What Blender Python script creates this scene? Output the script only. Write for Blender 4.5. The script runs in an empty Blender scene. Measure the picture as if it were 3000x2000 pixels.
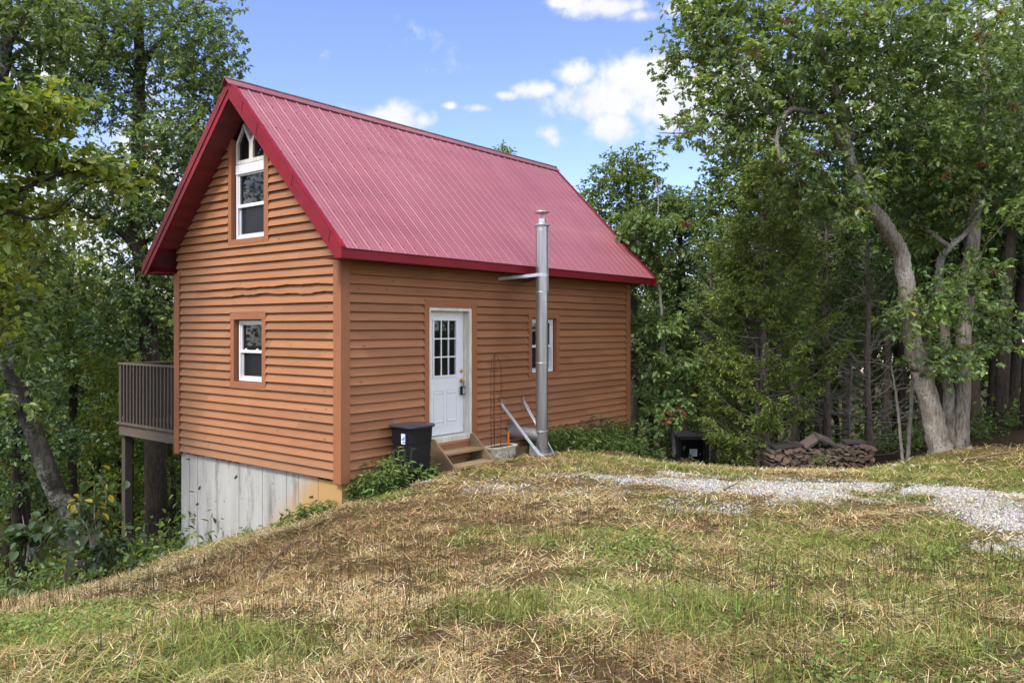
import bpy, math, random
import numpy as np
from mathutils import Vector, Matrix
SC = bpy.context.scene
COL = SC.collection
rnd = random.Random(7)
NR = np.random.default_rng(11)

# ------------------------------------------------------------------ camera, sky, sun, exposure
CAM = np.array([-7.338, -8.963, 2.154])
YAW = math.radians(51.389)
FPX, HPY = 2333.7, 960.1
FW = np.array([math.sin(YAW), math.cos(YAW), 0.0])
RT = np.array([math.cos(YAW), -math.sin(YAW), 0.0])
UP = np.array([0, 0, 1.0])

def P(px, py, d):
    "world point seen at photo pixel (px,py) at depth d metres from the camera"
    return CAM + (FW + RT * (px - 1500) / FPX + UP * (HPY - py) / FPX) * d

cd = bpy.data.cameras.new('camera')
cam = bpy.data.objects.new('camera', cd)
COL.objects.link(cam)
cam.location = CAM
cam.rotation_euler = (math.pi / 2, 0, -YAW)
cd.sensor_width = 36
cd.lens = FPX / 3000 * 36
cd.shift_y = -(1000 - HPY) / 3000
cd.clip_start = 0.05
cd.clip_end = 2000
SC.camera = cam

SUN_EL, SUN_AZ = math.radians(52), math.radians(268)   # azimuth clockwise from +y
sd = np.array([math.sin(SUN_AZ) * math.cos(SUN_EL), math.cos(SUN_AZ) * math.cos(SUN_EL), math.sin(SUN_EL)])
sl = bpy.data.lights.new('sun', 'SUN')
sl.energy = 2.5
sl.angle = math.radians(14)
sl.color = (1.0, 0.95, 0.87)
so = bpy.data.objects.new('sun', sl)
COL.objects.link(so)
so.rotation_euler = Vector(sd).to_track_quat('Z', 'Y').to_euler()
so.location = (0, 0, 30)

W_ = bpy.data.worlds.new('World')
SC.world = W_
W_.use_nodes = True
SKY_STRENGTH = 0.15
CLOUDS = [  # photo pixel centre, half width, half height (pixels), weight
    (1760, 300, 170, 75, 1), (1900, 240, 150, 90, 1), (2050, 260, 190, 120, 1), (1560, 262, 90, 26, .9), (1480, 278, 50, 18, .8),
    (1790, 370, 90, 60, 1), (1690, 220, 60, 40, .9), (2000, 330, 160, 70, .9), (2200, 300, 200, 150, 1),
    (1800, 20, 170, 34, 1), (1880, 45, 90, 30, .9), (2000, 20, 120, 40, 1), (1660, 8, 60, 20, .8),
    (1130, 345, 125, 42, 1), (1170, 330, 70, 36, .9), (1240, 350, 36, 30, .8), (1320, 310, 22, 12, .9), (1400, 318, 48, 14, .66),
    (1610, 392, 44, 34, 1), (1625, 410, 36, 26, .9),
    (200, 700, 420, 330, .9), (120, 200, 160, 200, .75), (450, 480, 160, 300, .55), (2700, 250, 420, 280, .85), (2950, 100, 160, 170, .9),
]
def build_world():
    nt = W_.node_tree
    nt.nodes.clear()
    N, L = nt.nodes.new, nt.links.new
    out = N('ShaderNodeOutputWorld'); bg = N('ShaderNodeBackground')
    L(bg.outputs[0], out.inputs[0])
    sky = N('ShaderNodeTexSky'); sky.sky_type = 'NISHITA'; sky.sun_disc = False
    sky.sun_elevation = SUN_EL; sky.sun_rotation = SUN_AZ
    sky.air_density = 1.0; sky.dust_density = 0.35; sky.ozone_density = 3.0; sky.altitude = 300
    tc = N('ShaderNodeTexCoord')
    nz = N('ShaderNodeTexNoise'); nz.inputs['Scale'].default_value = 14; nz.inputs['Detail'].default_value = 9; nz.inputs['Roughness'].default_value = .62
    L(tc.outputs['Generated'], nz.inputs['Vector'])
    nz2 = N('ShaderNodeTexNoise'); nz2.inputs['Scale'].default_value = 60; nz2.inputs['Detail'].default_value = 6
    L(tc.outputs['Generated'], nz2.inputs['Vector'])
    acc = None
    def M(op, a, b=None, clamp=False):
        m = N('ShaderNodeMath'); m.operation = op; m.use_clamp = clamp
        for i, v in enumerate((a, b)):
            if v is None: continue
            if isinstance(v, (int, float)): m.inputs[i].default_value = v
            else: L(v, m.inputs[i])
        return m.outputs[0]
    for (px, py, hw, hh, wt) in CLOUDS:
        d = P(px, py, 1.0) - CAM; d = d / np.linalg.norm(d)
        t = np.cross(d, UP); t /= np.linalg.norm(t); b = np.cross(t, d)
        def dot(v, s):
            n = N('ShaderNodeVectorMath'); n.operation = 'DOT_PRODUCT'
            L(tc.outputs['Generated'], n.inputs[0]); n.inputs[1].default_value = tuple(v * s)
            return n.outputs['Value']
        k = np.linalg.norm(P(px, py, 1.0) - CAM)
        u = dot(t, FPX * k / hw * .93); v = dot(b, FPX * k / hh * .93)
        f = dot(d, 1.0)
        r2 = M('ADD', M('MULTIPLY', u, u), M('MULTIPLY', v, v))
        g = M('MULTIPLY', M('SUBTRACT', 1.0, M('SQRT', r2)), wt)
        g = M('ADD', g, M('MULTIPLY', M('LESS_THAN', f, 0.2), -9.0))
        acc = g if acc is None else M('SMOOTH_MAX', acc, g)
        if acc.node.operation == 'SMOOTH_MAX': acc.node.inputs[2].default_value = .12
    # unseen clouds added behind and above the camera as soft fill light
    gn = N('ShaderNodeTexNoise'); gn.inputs['Scale'].default_value = 3.2; gn.inputs['Detail'].default_value = 3
    L(tc.outputs['Generated'], gn.inputs['Vector'])
    back = N('ShaderNodeVectorMath'); back.operation = 'DOT_PRODUCT'
    L(tc.outputs['Generated'], back.inputs[0]); back.inputs[1].default_value = tuple(FW)
    fb = M('MULTIPLY', M('SUBTRACT', .5, back.outputs['Value']), 4.0, True)
    gen = M('SUBTRACT', M('MULTIPLY', M('ADD', M('MULTIPLY', M('SUBTRACT', gn.outputs[0], .40), 4.0), .35), fb), .35)
    acc = M('MAXIMUM', acc, gen)
    e = M('ADD', acc, M('ADD', M('MULTIPLY', M('SUBTRACT', nz.outputs[0], .5), 2.3), M('MULTIPLY', M('SUBTRACT', nz2.outputs[0], .5), .7)))
    mr = N('ShaderNodeMapRange'); mr.interpolation_type = 'SMOOTHSTEP'
    L(e, mr.inputs[0]); mr.inputs[1].default_value = -.08; mr.inputs[2].default_value = .72
    hsv = N('ShaderNodeVectorMath'); hsv.operation = 'MULTIPLY'; hsv.inputs[1].default_value = (.80, .74, .92)
    L(sky.outputs[0], hsv.inputs[0])
    mix = N('ShaderNodeMix'); mix.data_type = 'RGBA'
    cr = N('ShaderNodeMix'); cr.data_type = 'RGBA'
    L(nz.outputs[0], cr.inputs[0])
    k = 1 / SKY_STRENGTH
    cr.inputs[6].default_value = (.36 * k, .375 * k, .42 * k, 1); cr.inputs[7].default_value = (.60 * k, .60 * k, .60 * k, 1)
    # the added clouds behind the camera are brightened to strengthen the fill
    br = N('ShaderNodeVectorMath'); br.operation = 'SCALE'
    L(cr.outputs[2], br.inputs[0]); L(M('ADD', 1.0, M('MULTIPLY', fb, 2.5)), br.inputs['Scale'])
    L(mr.outputs[0], mix.inputs[0]); L(hsv.outputs[0], mix.inputs[6]); L(br.outputs[0], mix.inputs[7])
    L(mix.outputs[2], bg.inputs[0])
    bg.inputs[1].default_value = SKY_STRENGTH
build_world()
SC.view_settings.view_transform = 'Standard'
SC.view_settings.look = 'None'
SC.view_settings.gamma = 1
SC.view_settings.exposure = 1.0
SC.cycles.max_bounces = 7
SC.cycles.diffuse_bounces = 4
SC.cycles.transmission_bounces = 4
SC.cycles.sample_clamp_indirect = 4

# ------------------------------------------------------------------ materials
def new_mat(name):
    m = bpy.data.materials.new(name); m.use_nodes = True
    nt = m.node_tree
    b = nt.nodes['Principled BSDF']
    return m, nt, b
def pos_noise(nt, scale=(1, 1, 1), nscale=1.0, detail=4, rough=.6):
    g = nt.nodes.new('ShaderNodeNewGeometry')
    mp = nt.nodes.new('ShaderNodeMapping'); mp.inputs['Scale'].default_value = scale
    nt.links.new(g.outputs['Position'], mp.inputs['Vector'])
    n = nt.nodes.new('ShaderNodeTexNoise'); n.inputs['Scale'].default_value = nscale
    n.inputs['Detail'].default_value = detail; n.inputs['Roughness'].default_value = rough
    nt.links.new(mp.outputs[0], n.inputs['Vector'])
    return n
def ramp(nt, src, stops):
    r = nt.nodes.new('ShaderNodeValToRGB')
    el = r.color_ramp.elements
    while len(el) < len(stops): el.new(.5)
    for e_, (p, c) in zip(el, stops):
        e_.position = p; e_.color = (*c, 1) if len(c) == 3 else c
    nt.links.new(src, r.inputs[0])
    return r
def bump(nt, b, src, strength=.3, dist=.01):
    n = nt.nodes.new('ShaderNodeBump'); n.inputs['Strength'].default_value = strength; n.inputs['Distance'].default_value = dist
    nt.links.new(src, n.inputs['Height']); nt.links.new(n.outputs[0], b.inputs['Normal'])
def mixc(nt, fac, a, b, mode='MIX'):
    m = nt.nodes.new('ShaderNodeMix'); m.data_type = 'RGBA'; m.blend_type = mode
    for i, v in ((0, fac), (6, a), (7, b)):
        if hasattr(v, 'is_linked') or hasattr(v, 'links'): nt.links.new(v, m.inputs[i])
        elif isinstance(v, (int, float)): m.inputs[i].default_value = v
        else: m.inputs[i].default_value = (*v, 1)
    return m.outputs[2]
def simple(name, c, rough=.6, metal=0, var=.15, scale=(3, 3, 3), ns=3.0, bmp=0, spec=.5):
    m, nt, b = new_mat(name)
    n = pos_noise(nt, scale, ns, 6)
    lo = tuple(x * (1 - var) for x in c); hi = tuple(min(1, x * (1 + var)) for x in c)
    r = ramp(nt, n.outputs[0], [(.3, lo), (.7, hi)])
    nt.links.new(r.outputs[0], b.inputs['Base Color'])
    b.inputs['Roughness'].default_value = rough; b.inputs['Metallic'].default_value = metal
    b.inputs['Specular IOR Level'].default_value = spec
    if bmp: bump(nt, b, n.outputs[0], bmp, .01)
    return m
def tinted(name, transl=.35, rough=.5, spec=.4):
    "leaf / blade material: colour per face from the 'tint' attribute"
    m, nt, b = new_mat(name)
    a = nt.nodes.new('ShaderNodeAttribute'); a.attribute_name = 'tint'
    nt.links.new(a.outputs['Color'], b.inputs['Base Color'])
    b.inputs['Roughness'].default_value = rough; b.inputs['Specular IOR Level'].default_value = spec
    if transl:
        t = nt.nodes.new('ShaderNodeBsdfTranslucent')
        c = mixc(nt, 1.0, a.outputs['Color'], (1.25, 1.2, .55), 'MULTIPLY')
        nt.links.new(c, t.inputs['Color'])
        mx = nt.nodes.new('ShaderNodeMixShader'); mx.inputs[0].default_value = transl
        nt.links.new(b.outputs[0], mx.inputs[1]); nt.links.new(t.outputs[0], mx.inputs[2])
        nt.links.new(mx.outputs[0], nt.nodes['Material Output'].inputs['Surface'])
    return m
def wood_paint(name, c, along='x', rough=.62):
    m, nt, b = new_mat(name)
    sc = (1.6, 1.6, 42) if along == 'h' else (30, 30, 1.6)
    n = pos_noise(nt, sc, 1.5, 6, .65)
    n2 = pos_noise(nt, (.8, .8, 1.6), 1.0, 4)
    r = ramp(nt, n.outputs[0], [(.25, tuple(x * .80 for x in c)), (.55, c), (.8, tuple(min(1, x * 1.12) for x in c))])
    r2 = ramp(nt, n2.outputs[0], [(.35, (0, 0, 0)), (.75, (.7, .7, .7))])
    col = mixc(nt, r2.outputs[0], r.outputs[0], (c[0] * .80, c[1] * .74, c[2] * .72))
    if along == 'h':
        # every board took the stain a little differently; knots, nail heads and mud splash near the ground
        g = nt.nodes.new('ShaderNodeNewGeometry'); sp = nt.nodes.new('ShaderNodeSeparateXYZ'); nt.links.new(g.outputs['Position'], sp.inputs[0])
        def M(op, a, b_=0.0):
            q = nt.nodes.new('ShaderNodeMath'); q.operation = op
            for i, v in enumerate((a, b_)):
                if isinstance(v, (int, float)): q.inputs[i].default_value = v
                else: nt.links.new(v, q.inputs[i])
            return q.outputs[0]
        row = M('FLOOR', M('DIVIDE', M('ADD', sp.outputs['Z'], .011), .1335))
        seg = M('FLOOR', M('DIVIDE', M('ADD', M('ADD', sp.outputs['X'], sp.outputs['Y']), M('MULTIPLY', row, 1.37)), 2.6))
        cv = nt.nodes.new('ShaderNodeCombineXYZ'); nt.links.new(row, cv.inputs[0]); nt.links.new(seg, cv.inputs[1])
        wn = nt.nodes.new('ShaderNodeTexWhiteNoise'); nt.links.new(cv.outputs[0], wn.inputs['Vector'])
        rb = ramp(nt, wn.outputs['Value'], [(0, (.84, .83, .82)), (1, (1.13, 1.12, 1.10))])
        col = mixc(nt, 1.0, col, rb.outputs[0], 'MULTIPLY')
        vm = nt.nodes.new('ShaderNodeMapping'); vm.inputs['Scale'].default_value = (2.2, 2.2, 7.5); nt.links.new(g.outputs['Position'], vm.inputs['Vector'])
        vo = nt.nodes.new('ShaderNodeTexVoronoi'); vo.inputs['Scale'].default_value = 1.0; nt.links.new(vm.outputs[0], vo.inputs['Vector'])
        kn = ramp(nt, vo.outputs['Distance'], [(.05, (.35, .30, .28)), (.085, (1, 1, 1))])
        col = mixc(nt, 1.0, col, kn.outputs[0], 'MULTIPLY')
        n4 = pos_noise(nt, (6, 6, 3), 1.0, 5)
        mud = nt.nodes.new('ShaderNodeMapRange'); nt.links.new(M('ADD', sp.outputs['Z'], M('MULTIPLY', M('SUBTRACT', n4.outputs[0], .5), .55)), mud.inputs[0])
        mud.inputs[1].default_value = .42; mud.inputs[2].default_value = -.08; mud.inputs[3].default_value = 0; mud.inputs[4].default_value = .45
        col = mixc(nt, mud.outputs[0], col, (.20, .125, .07))
    nt.links.new(col, b.inputs['Base Color'])
    b.inputs['Roughness'].default_value = rough; b.inputs['Specular IOR Level'].default_value = .3
    bump(nt, b, n.outputs[0], .25, .006)
    return m
def raw_wood(name, c, scale=(25, 4, 25), rough=.85):
    m, nt, b = new_mat(name)
    n = pos_noise(nt, scale, 1.3, 8, .7)
    n2 = pos_noise(nt, (4, 4, 4), 1.2, 4)
    r = ramp(nt, n.outputs[0], [(.25, tuple(x * .5 for x in c)), (.5, c), (.8, tuple(min(1, x * 1.4) for x in c))])
    nt.links.new(mixc(nt, n2.outputs[0], r.outputs[0], tuple(x * .7 for x in c)), b.inputs['Base Color'])
    b.inputs['Roughness'].default_value = rough
    bump(nt, b, n.outputs[0], .5, .01)
    return m
def bark(name, dark, light, spot=None, vs=5):
    m, nt, b = new_mat(name)
    n = pos_noise(nt, (22, 22, 4.5), 1.2, 8, .7)
    n2 = pos_noise(nt, (1, 1, .8), 1.6, 5)
    r = ramp(nt, n.outputs[0], [(.32, dark), (.62, light)])
    col = r.outputs[0]
    if spot is not None:
        rs = ramp(nt, n2.outputs[0], [(.5, (0, 0, 0)), (.62, (1, 1, 1))])
        n3 = pos_noise(nt, (1, 1, 1), 26, 4)
        rs3 = ramp(nt, n3.outputs[0], [(.42, (0, 0, 0)), (.55, (1, 1, 1))])
        f = mixc(nt, 1.0, rs.outputs[0], rs3.outputs[0], 'MULTIPLY')
        col = mixc(nt, f, col, spot)
    nt.links.new(col, b.inputs['Base Color'])
    b.inputs['Roughness'].default_value = .95; b.inputs['Specular IOR Level'].default_value = .15
    bump(nt, b, n.outputs[0], 1.0, .04)
    return m
SIDE = (.285, .126, .058)
M_SIDE = wood_paint('siding_paint', SIDE, 'h')
M_TRIM = wood_paint('trim_paint', (.27, .108, .051), 'v')
M_TRIMH = wood_paint('trim_paint_flat', (.34, .115, .042), 'h')
M_BARKEDGE = raw_wood('bark_edge', (.25, .098, .046), (6, 6, 30))
M_WHITE = simple('white_vinyl', (.60, .61, .63), .4, var=.05)
M_DOORW = simple('door_paint', (.58, .60, .64), .38, var=.03)
M_OLDWHITE = simple('weathered_white', (.54, .52, .46), .6, var=.22, scale=(18, 18, 3), ns=1.5)
M_FASCIA = simple('fascia_red', (.165, .007, .015), .45, var=.2, scale=(1.5, 1.5, 4), ns=1.2, spec=.18)
M_SOFFIT = simple('soffit_red', (.13, .012, .016), .6, var=.45, scale=(1, 6, 6), ns=1.5)
M_RIDGE = simple('ridge_metal', (.15, .15, .135), .6, .2, var=.3)
M_STEEL = None
M_BRASS = simple('brass', (.65, .42, .12), .25, 1, var=.1)
M_BLACK = simple('black_plastic', (.006, .0065, .010), .5, var=.4, scale=(3, 3, 3), spec=.3)
M_LID = simple('lid_plastic', (.03, .032, .045), .3, var=.5, scale=(6, 6, 6))
M_STEP = raw_wood('step_wood', (.23, .155, .085), (5, 25, 25))
M_TREAD = raw_wood('tread_wood', (.30, .20, .105), (4, 30, 30))
M_DECK = raw_wood('deck_wood', (.066, .052, .040), (22, 22, 3))
M_DECKH = raw_wood('deck_rim_wood', (.105, .082, .060), (22, 3, 30))
M_RUST = simple('rusty_wire', (.10, .035, .018), .85, .3, var=.4)
M_STONE = simple('cast_stone', (.40, .38, .30), .9, var=.35, scale=(9, 9, 9), ns=2, bmp=.4)
M_SOIL = simple('potting_soil', (.06, .035, .02), .95, var=.5, scale=(40, 40, 40))
M_DARK = simple('dark_void', (.012, .01, .008), .9)
M_SHED = raw_wood('shed_wood', (.026, .021, .017), (20, 20, 2))
M_PAPER = simple('paper', (.62, .64, .68), .7, var=.04)
M_INK = simple('ink', (.08, .085, .10), .7)
M_BLUE = simple('sticker_blue', (.08, .25, .7), .4)
M_ORANGE = simple('orange_plastic', (.55, .13, .025), .6, var=.35, scale=(20, 20, 20))
M_ROCK = simple('field_stone', (.36, .31, .26), .9, var=.35, scale=(9, 9, 9), bmp=.5)
M_OAKBARK = bark('oak_bark', (.05, .042, .034), (.27, .235, .19), (.36, .35, .31))
M_DARKBARK = bark('dark_bark', (.018, .014, .011), (.075, .058, .045))
M_LICHEN = bark('lichen_bark', (.016, .014, .012), (.055, .05, .043), (.20, .215, .17))
M_CEDARBARK = bark('cedar_bark', (.055, .042, .034), (.20, .155, .13))
M_TWIG = simple('grey_twigs', (.19, .168, .145), .9, var=.3)
M_STICK = simple('dead_stick', (.12, .075, .045), .9, var=.4, scale=(10, 10, 10))
M_LEAF = tinted('leaves', .45, .45, .5)
M_CEDAR = tinted('cedar_sprays', .2, .7, .2)
M_GRASS = tinted('grass_blades', .25, .7, .25)
M_STONES = tinted('gravel_stones', 0, .85, .2)

def roof_mat():
    m, nt, b = new_mat('roof_metal')
    n = pos_noise(nt, (.35, 2.0, 2.0), 1.0, 5)
    n2 = pos_noise(nt, (50, 3, 3), 1.0, 3)
    r = ramp(nt, n.outputs[0], [(.3, (.185, .043, .058)), (.52, (.215, .054, .069)), (.75, (.25, .072, .088))])
    c = mixc(nt, n2.outputs[0], r.outputs[0], (.23, .06, .072))
    c = mixc(nt, .35, r.outputs[0], c)
    n3 = pos_noise(nt, (1, 1, 1), 38, 3, .7); d3 = ramp(nt, n3.outputs[0], [(.42, (0, 0, 0)), (.70, (.42, .42, .42))])
    n6 = pos_noise(nt, (1.6, .35, .35), 1.2, 5); d6 = ramp(nt, n6.outputs[0], [(.35, (.15, .15, .15)), (.7, (1, 1, 1))])
    c = mixc(nt, mixc(nt, 1.0, d3.outputs[0], d6.outputs[0], 'MULTIPLY'), c, (.42, .24, .25))
    nt.links.new(c, b.inputs['Base Color'])
    rr = ramp(nt, n.outputs[0], [(.3, (.34,) * 3), (.7, (.44,) * 3)])
    nt.links.new(rr.outputs[0], b.inputs['Roughness'])
    b.inputs['Metallic'].default_value = 0.0
    b.inputs['Specular IOR Level'].default_value = .6
    return m
M_ROOF = roof_mat()
def steel_mat():
    m, nt, b = new_mat('stainless_pipe')
    n = pos_noise(nt, (14, 14, 1.2), 1.2, 6)
    r = ramp(nt, n.outputs[0], [(.25, (.27, .27, .29)), (.7, (.42, .42, .43))])
    nt.links.new(r.outputs[0], b.inputs['Base Color'])
    b.inputs['Metallic'].default_value = .9; b.inputs['Roughness'].default_value = .33
    return m
M_STEEL = steel_mat()
M_GALV = simple('galvanised', (.50, .52, .55), .38, .8, var=.25, scale=(12, 12, 12))
def glass_mat(name, c, rough):
    m, nt, b = new_mat(name)
    n = pos_noise(nt, (1, 1, 1), 3, 3)
    r = ramp(nt, n.outputs[0], [(.3, tuple(x * .7 for x in c)), (.7, tuple(x * 1.3 for x in c))])
    nt.links.new(r.outputs[0], b.inputs['Base Color'])
    b.inputs['Roughness'].default_value = rough; b.inputs['Specular IOR Level'].default_value = .32
    return m
M_GLASS = glass_mat('window_glass', (.006, .007, .008), .02)
M_SCREEN = glass_mat('insect_screen', (.010, .011, .015), .35)
M_SCREEN.node_tree.nodes['Principled BSDF'].inputs['Specular IOR Level'].default_value = .15
def concrete_mat():
    m, nt, b = new_mat('board_formed_concrete')
    n = pos_noise(nt, (3.2, 3.2, .5), 1.0, 7, .6)       # vertical streaks
    n2 = pos_noise(nt, (1, 1, 1), 14, 5)
    n3 = pos_noise(nt, (1.2, 1.2, .9), 1.0, 3)
    r = ramp(nt, n.outputs[0], [(.2, (.17, .165, .15)), (.42, (.31, .305, .29)), (.8, (.39, .385, .37))])
    pit = ramp(nt, n2.outputs[0], [(.28, (.35, .33, .3)), (.36, (1, 1, 1))])
    c = mixc(nt, 1.0, r.outputs[0], pit.outputs[0], 'MULTIPLY')
    n5 = pos_noise(nt, (5, 5, 1.1), 1.0, 6, .7)
    st5 = ramp(nt, n5.outputs[0], [(.30, (.50, .49, .44)), (.47, (1, 1, 1))])
    c = mixc(nt, 1.0, c, st5.outputs[0], 'MULTIPLY')
    # clay splash stain near the uphill corner and along the soil line
    g = nt.nodes.new('ShaderNodeNewGeometry'); sp = nt.nodes.new('ShaderNodeSeparateXYZ')
    nt.links.new(g.outputs['Position'], sp.inputs[0])
    def M(op, a, b_, cl=False):
        q = nt.nodes.new('ShaderNodeMath'); q.operation = op; q.use_clamp = cl
        for i, v in enumerate((a, b_)):
            if isinstance(v, (int, float)): q.inputs[i].default_value = v
            else: nt.links.new(v, q.inputs[i])
        return q.outputs[0]
    # soil line on the gable: z = -.33 - .33*y ; height above it
    hgt = M('ADD', M('ADD', sp.outputs['Z'], .36), M('MULTIPLY', sp.outputs['Y'], .325))
    st = M('SUBTRACT', M('ADD', .30, M('MULTIPLY', n3.outputs[0], .35)), hgt)
    st = M('ADD', st, M('MULTIPLY', M('SUBTRACT', 1.25, sp.outputs['Y']), .62))
    st = M('MULTIPLY', st, 1.9, True)
    c = mixc(nt, st, c, (.38, .23, .09))
    nt.links.new(c, b.inputs['Base Color'])
    b.inputs['Roughness'].default_value = .9
    bump(nt, b, n2.outputs[0], .3, .01)
    return m
M_CONC = concrete_mat()

# ------------------------------------------------------------------ mesh helpers
OFF = {}
class MB:
    def __init__(s): s.v, s.f = [], []
    def quad(s, *p):
        i = len(s.v); s.v += [tuple(map(float, q)) for q in p]; s.f.append(tuple(range(i, i + len(p)))); return s
    def box(s, a, b):
        x0, y0, z0 = [min(p, q) for p, q in zip(a, b)]; x1, y1, z1 = [max(p, q) for p, q in zip(a, b)]
        i = len(s.v)
        s.v += [(x0, y0, z0), (x1, y0, z0), (x1, y1, z0), (x0, y1, z0), (x0, y0, z1), (x1, y0, z1), (x1, y1, z1), (x0, y1, z1)]
        s.f += [tuple(i + k for k in q) for q in ((0, 3, 2, 1), (4, 5, 6, 7), (0, 1, 5, 4), (1, 2, 6, 5), (2, 3, 7, 6), (3, 0, 4, 7))]
        return s
    def prism(s, poly, ext):
        "closed polygon (3-D points) extruded by vector ext"
        n = len(poly); i = len(s.v); e = np.array(ext, float)
        s.v += [tuple(map(float, p)) for p in poly] + [tuple(np.array(p, float) + e) for p in poly]
        s.f.append(tuple(range(i + n - 1, i - 1, -1))); s.f.append(tuple(range(i + n, i + 2 * n)))
        for k in range(n):
            q = (k + 1) % n; s.f.append((i + k, i + q, i + n + q, i + n + k))
        return s
    def bar(s, a, b, w, h, up=(0, 0, 1)):
        a, b = np.array(a, float), np.array(b, float); d = b - a; d /= np.linalg.norm(d)
        u = np.array(up, float); r = np.cross(d, u)
        if np.linalg.norm(r) < 1e-4: r = np.cross(d, (1, 0, 0))
        r /= np.linalg.norm(r); u = np.cross(r, d)
        c = [a + r * w / 2 * i + u * h / 2 * j for i, j in ((-1, -1), (1, -1), (1, 1), (-1, 1))]
        return s.prism(c, b - a)
    def tube(s, pts, rad, n=8, cap=True):
        pts = [np.array(p, float) for p in pts]
        if isinstance(rad, (int, float)): rad = [rad] * len(pts)
        base = len(s.v); prev = None
        for k, p in enumerate(pts):
            d = pts[min(k + 1, len(pts) - 1)] - pts[max(k - 1, 0)]; d = d / (np.linalg.norm(d) + 1e-9)
            if prev is None:
                r = np.cross(d, (0, 0, 1.0))
                if np.linalg.norm(r) < .05: r = np.cross(d, (1.0, 0, 0))
            else: r = prev - d * np.dot(prev, d)
            r /= np.linalg.norm(r) + 1e-9; prev = r; q = np.cross(d, r)
            for j in range(n):
                t = 2 * math.pi * j / n
                s.v.append(tuple(p + (r * math.cos(t) + q * math.sin(t)) * rad[k]))
        for k in range(len(pts) - 1):
            for j in range(n):
                a = base + k * n + j; b = base + k * n + (j + 1) % n
                s.f.append((a, b, b + n, a + n))
        if cap:
            s.f.append(tuple(base + j for j in range(n - 1, -1, -1)))
            e = base + (len(pts) - 1) * n; s.f.append(tuple(e + j for j in range(n)))
        return s
    def lathe(s, c, prof, n=24):
        "prof: (radius, z) list round a vertical axis through c"
        base = len(s.v)
        for (r, z) in prof:
            for j in range(n):
                t = 2 * math.pi * j / n; s.v.append((c[0] + r * math.cos(t), c[1] + r * math.sin(t), c[2] + z))
        for k in range(len(prof) - 1):
            for j in range(n):
                a = base + k * n + j; b = base + k * n + (j + 1) % n
                s.f.append((a, b, b + n, a + n))
        return s
    def build(s, name, m, parent=None, smooth=False):
        me = bpy.data.meshes.new(name)
        off = OFF.get(parent.name, np.zeros(3)) if parent else np.zeros(3)
        me.from_pydata([tuple(np.array(p) - off) for p in s.v], [], s.f)
        me.materials.append(m)
        if smooth:
            me.shade_smooth() if hasattr(me, 'shade_smooth') else None
        me.update()
        o = bpy.data.objects.new(name, me); COL.objects.link(o)
        if parent: o.parent = parent; OFF[o.name] = off
        return o
def autosmooth(o, ang=40):
    me = o.data; me.shade_smooth()
    if hasattr(me, 'set_sharp_from_angle'): me.set_sharp_from_angle(angle=math.radians(ang))
    return o
def tag(o, label=None, cat=None, group=None, kind=None):
    if label: o['label'] = label
    if cat: o['category'] = cat
    if group: o['group'] = group
    if kind: o['kind'] = kind
    return o
def thing(name, label, cat, loc=(0, 0, 0), group=None):
    o = bpy.data.objects.new(name, None); COL.objects.link(o); o.location = loc
    o.empty_display_size = .2
    OFF[o.name] = np.array(loc, float)
    return tag(o, label, cat, group)
def np_object(name, V, polys, m, parent=None, tint=None, mats=None):
    """V (n,3); polys: (f,k) int array of equal-size faces, or list of such arrays; tint (f_total,3)"""
    if isinstance(polys, np.ndarray): polys = [polys]
    off = OFF.get(parent.name, np.zeros(3)) if parent else np.zeros(3)
    V = np.asarray(V, float) - off
    me = bpy.data.meshes.new(name)
    me.vertices.add(len(V)); me.vertices.foreach_set('co', V.astype(np.float32).ravel())
    nl = sum(p.size for p in polys); nf = sum(len(p) for p in polys)
    me.loops.add(nl); me.polygons.add(nf)
    me.loops.foreach_set('vertex_index', np.concatenate([p.ravel() for p in polys]).astype(np.int32))
    tot = np.concatenate([np.full(len(p), p.shape[1]) for p in polys])
    st = np.concatenate([[0], np.cumsum(tot)[:-1]])
    me.polygons.foreach_set('loop_start', st.astype(np.int32))
    try: me.polygons.foreach_set('loop_total', tot.astype(np.int32))
    except Exception: pass
    if tint is not None:
        at = me.attributes.new('tint', 'FLOAT_COLOR', 'FACE')
        c = np.ones((nf, 4), np.float32); c[:, :3] = np.clip(tint, 0, 1)
        at.data.foreach_set('color', c.ravel())
    me.materials.append(m)
    me.update(calc_edges=True)
    me.validate()
    o = bpy.data.objects.new(name, me); COL.objects.link(o)
    if parent: o.parent = parent; OFF[o.name] = off
    return o
def unit(a): return a / (np.linalg.norm(a, axis=-1, keepdims=True) + 1e-9)
OAK = np.array([(0, 0), (.13, .04), (.2, .21), (.33, .09), (.45, .37), (.57, .12), (.70, .30), (.80, .11), (1, 0)])
OVAL = np.array([(0, 0), (.28, .22), (.62, .24), (1, 0)])
BROAD = np.array([(0, 0), (.2, .26), (.5, .34), (.8, .2), (1, 0)])
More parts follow.
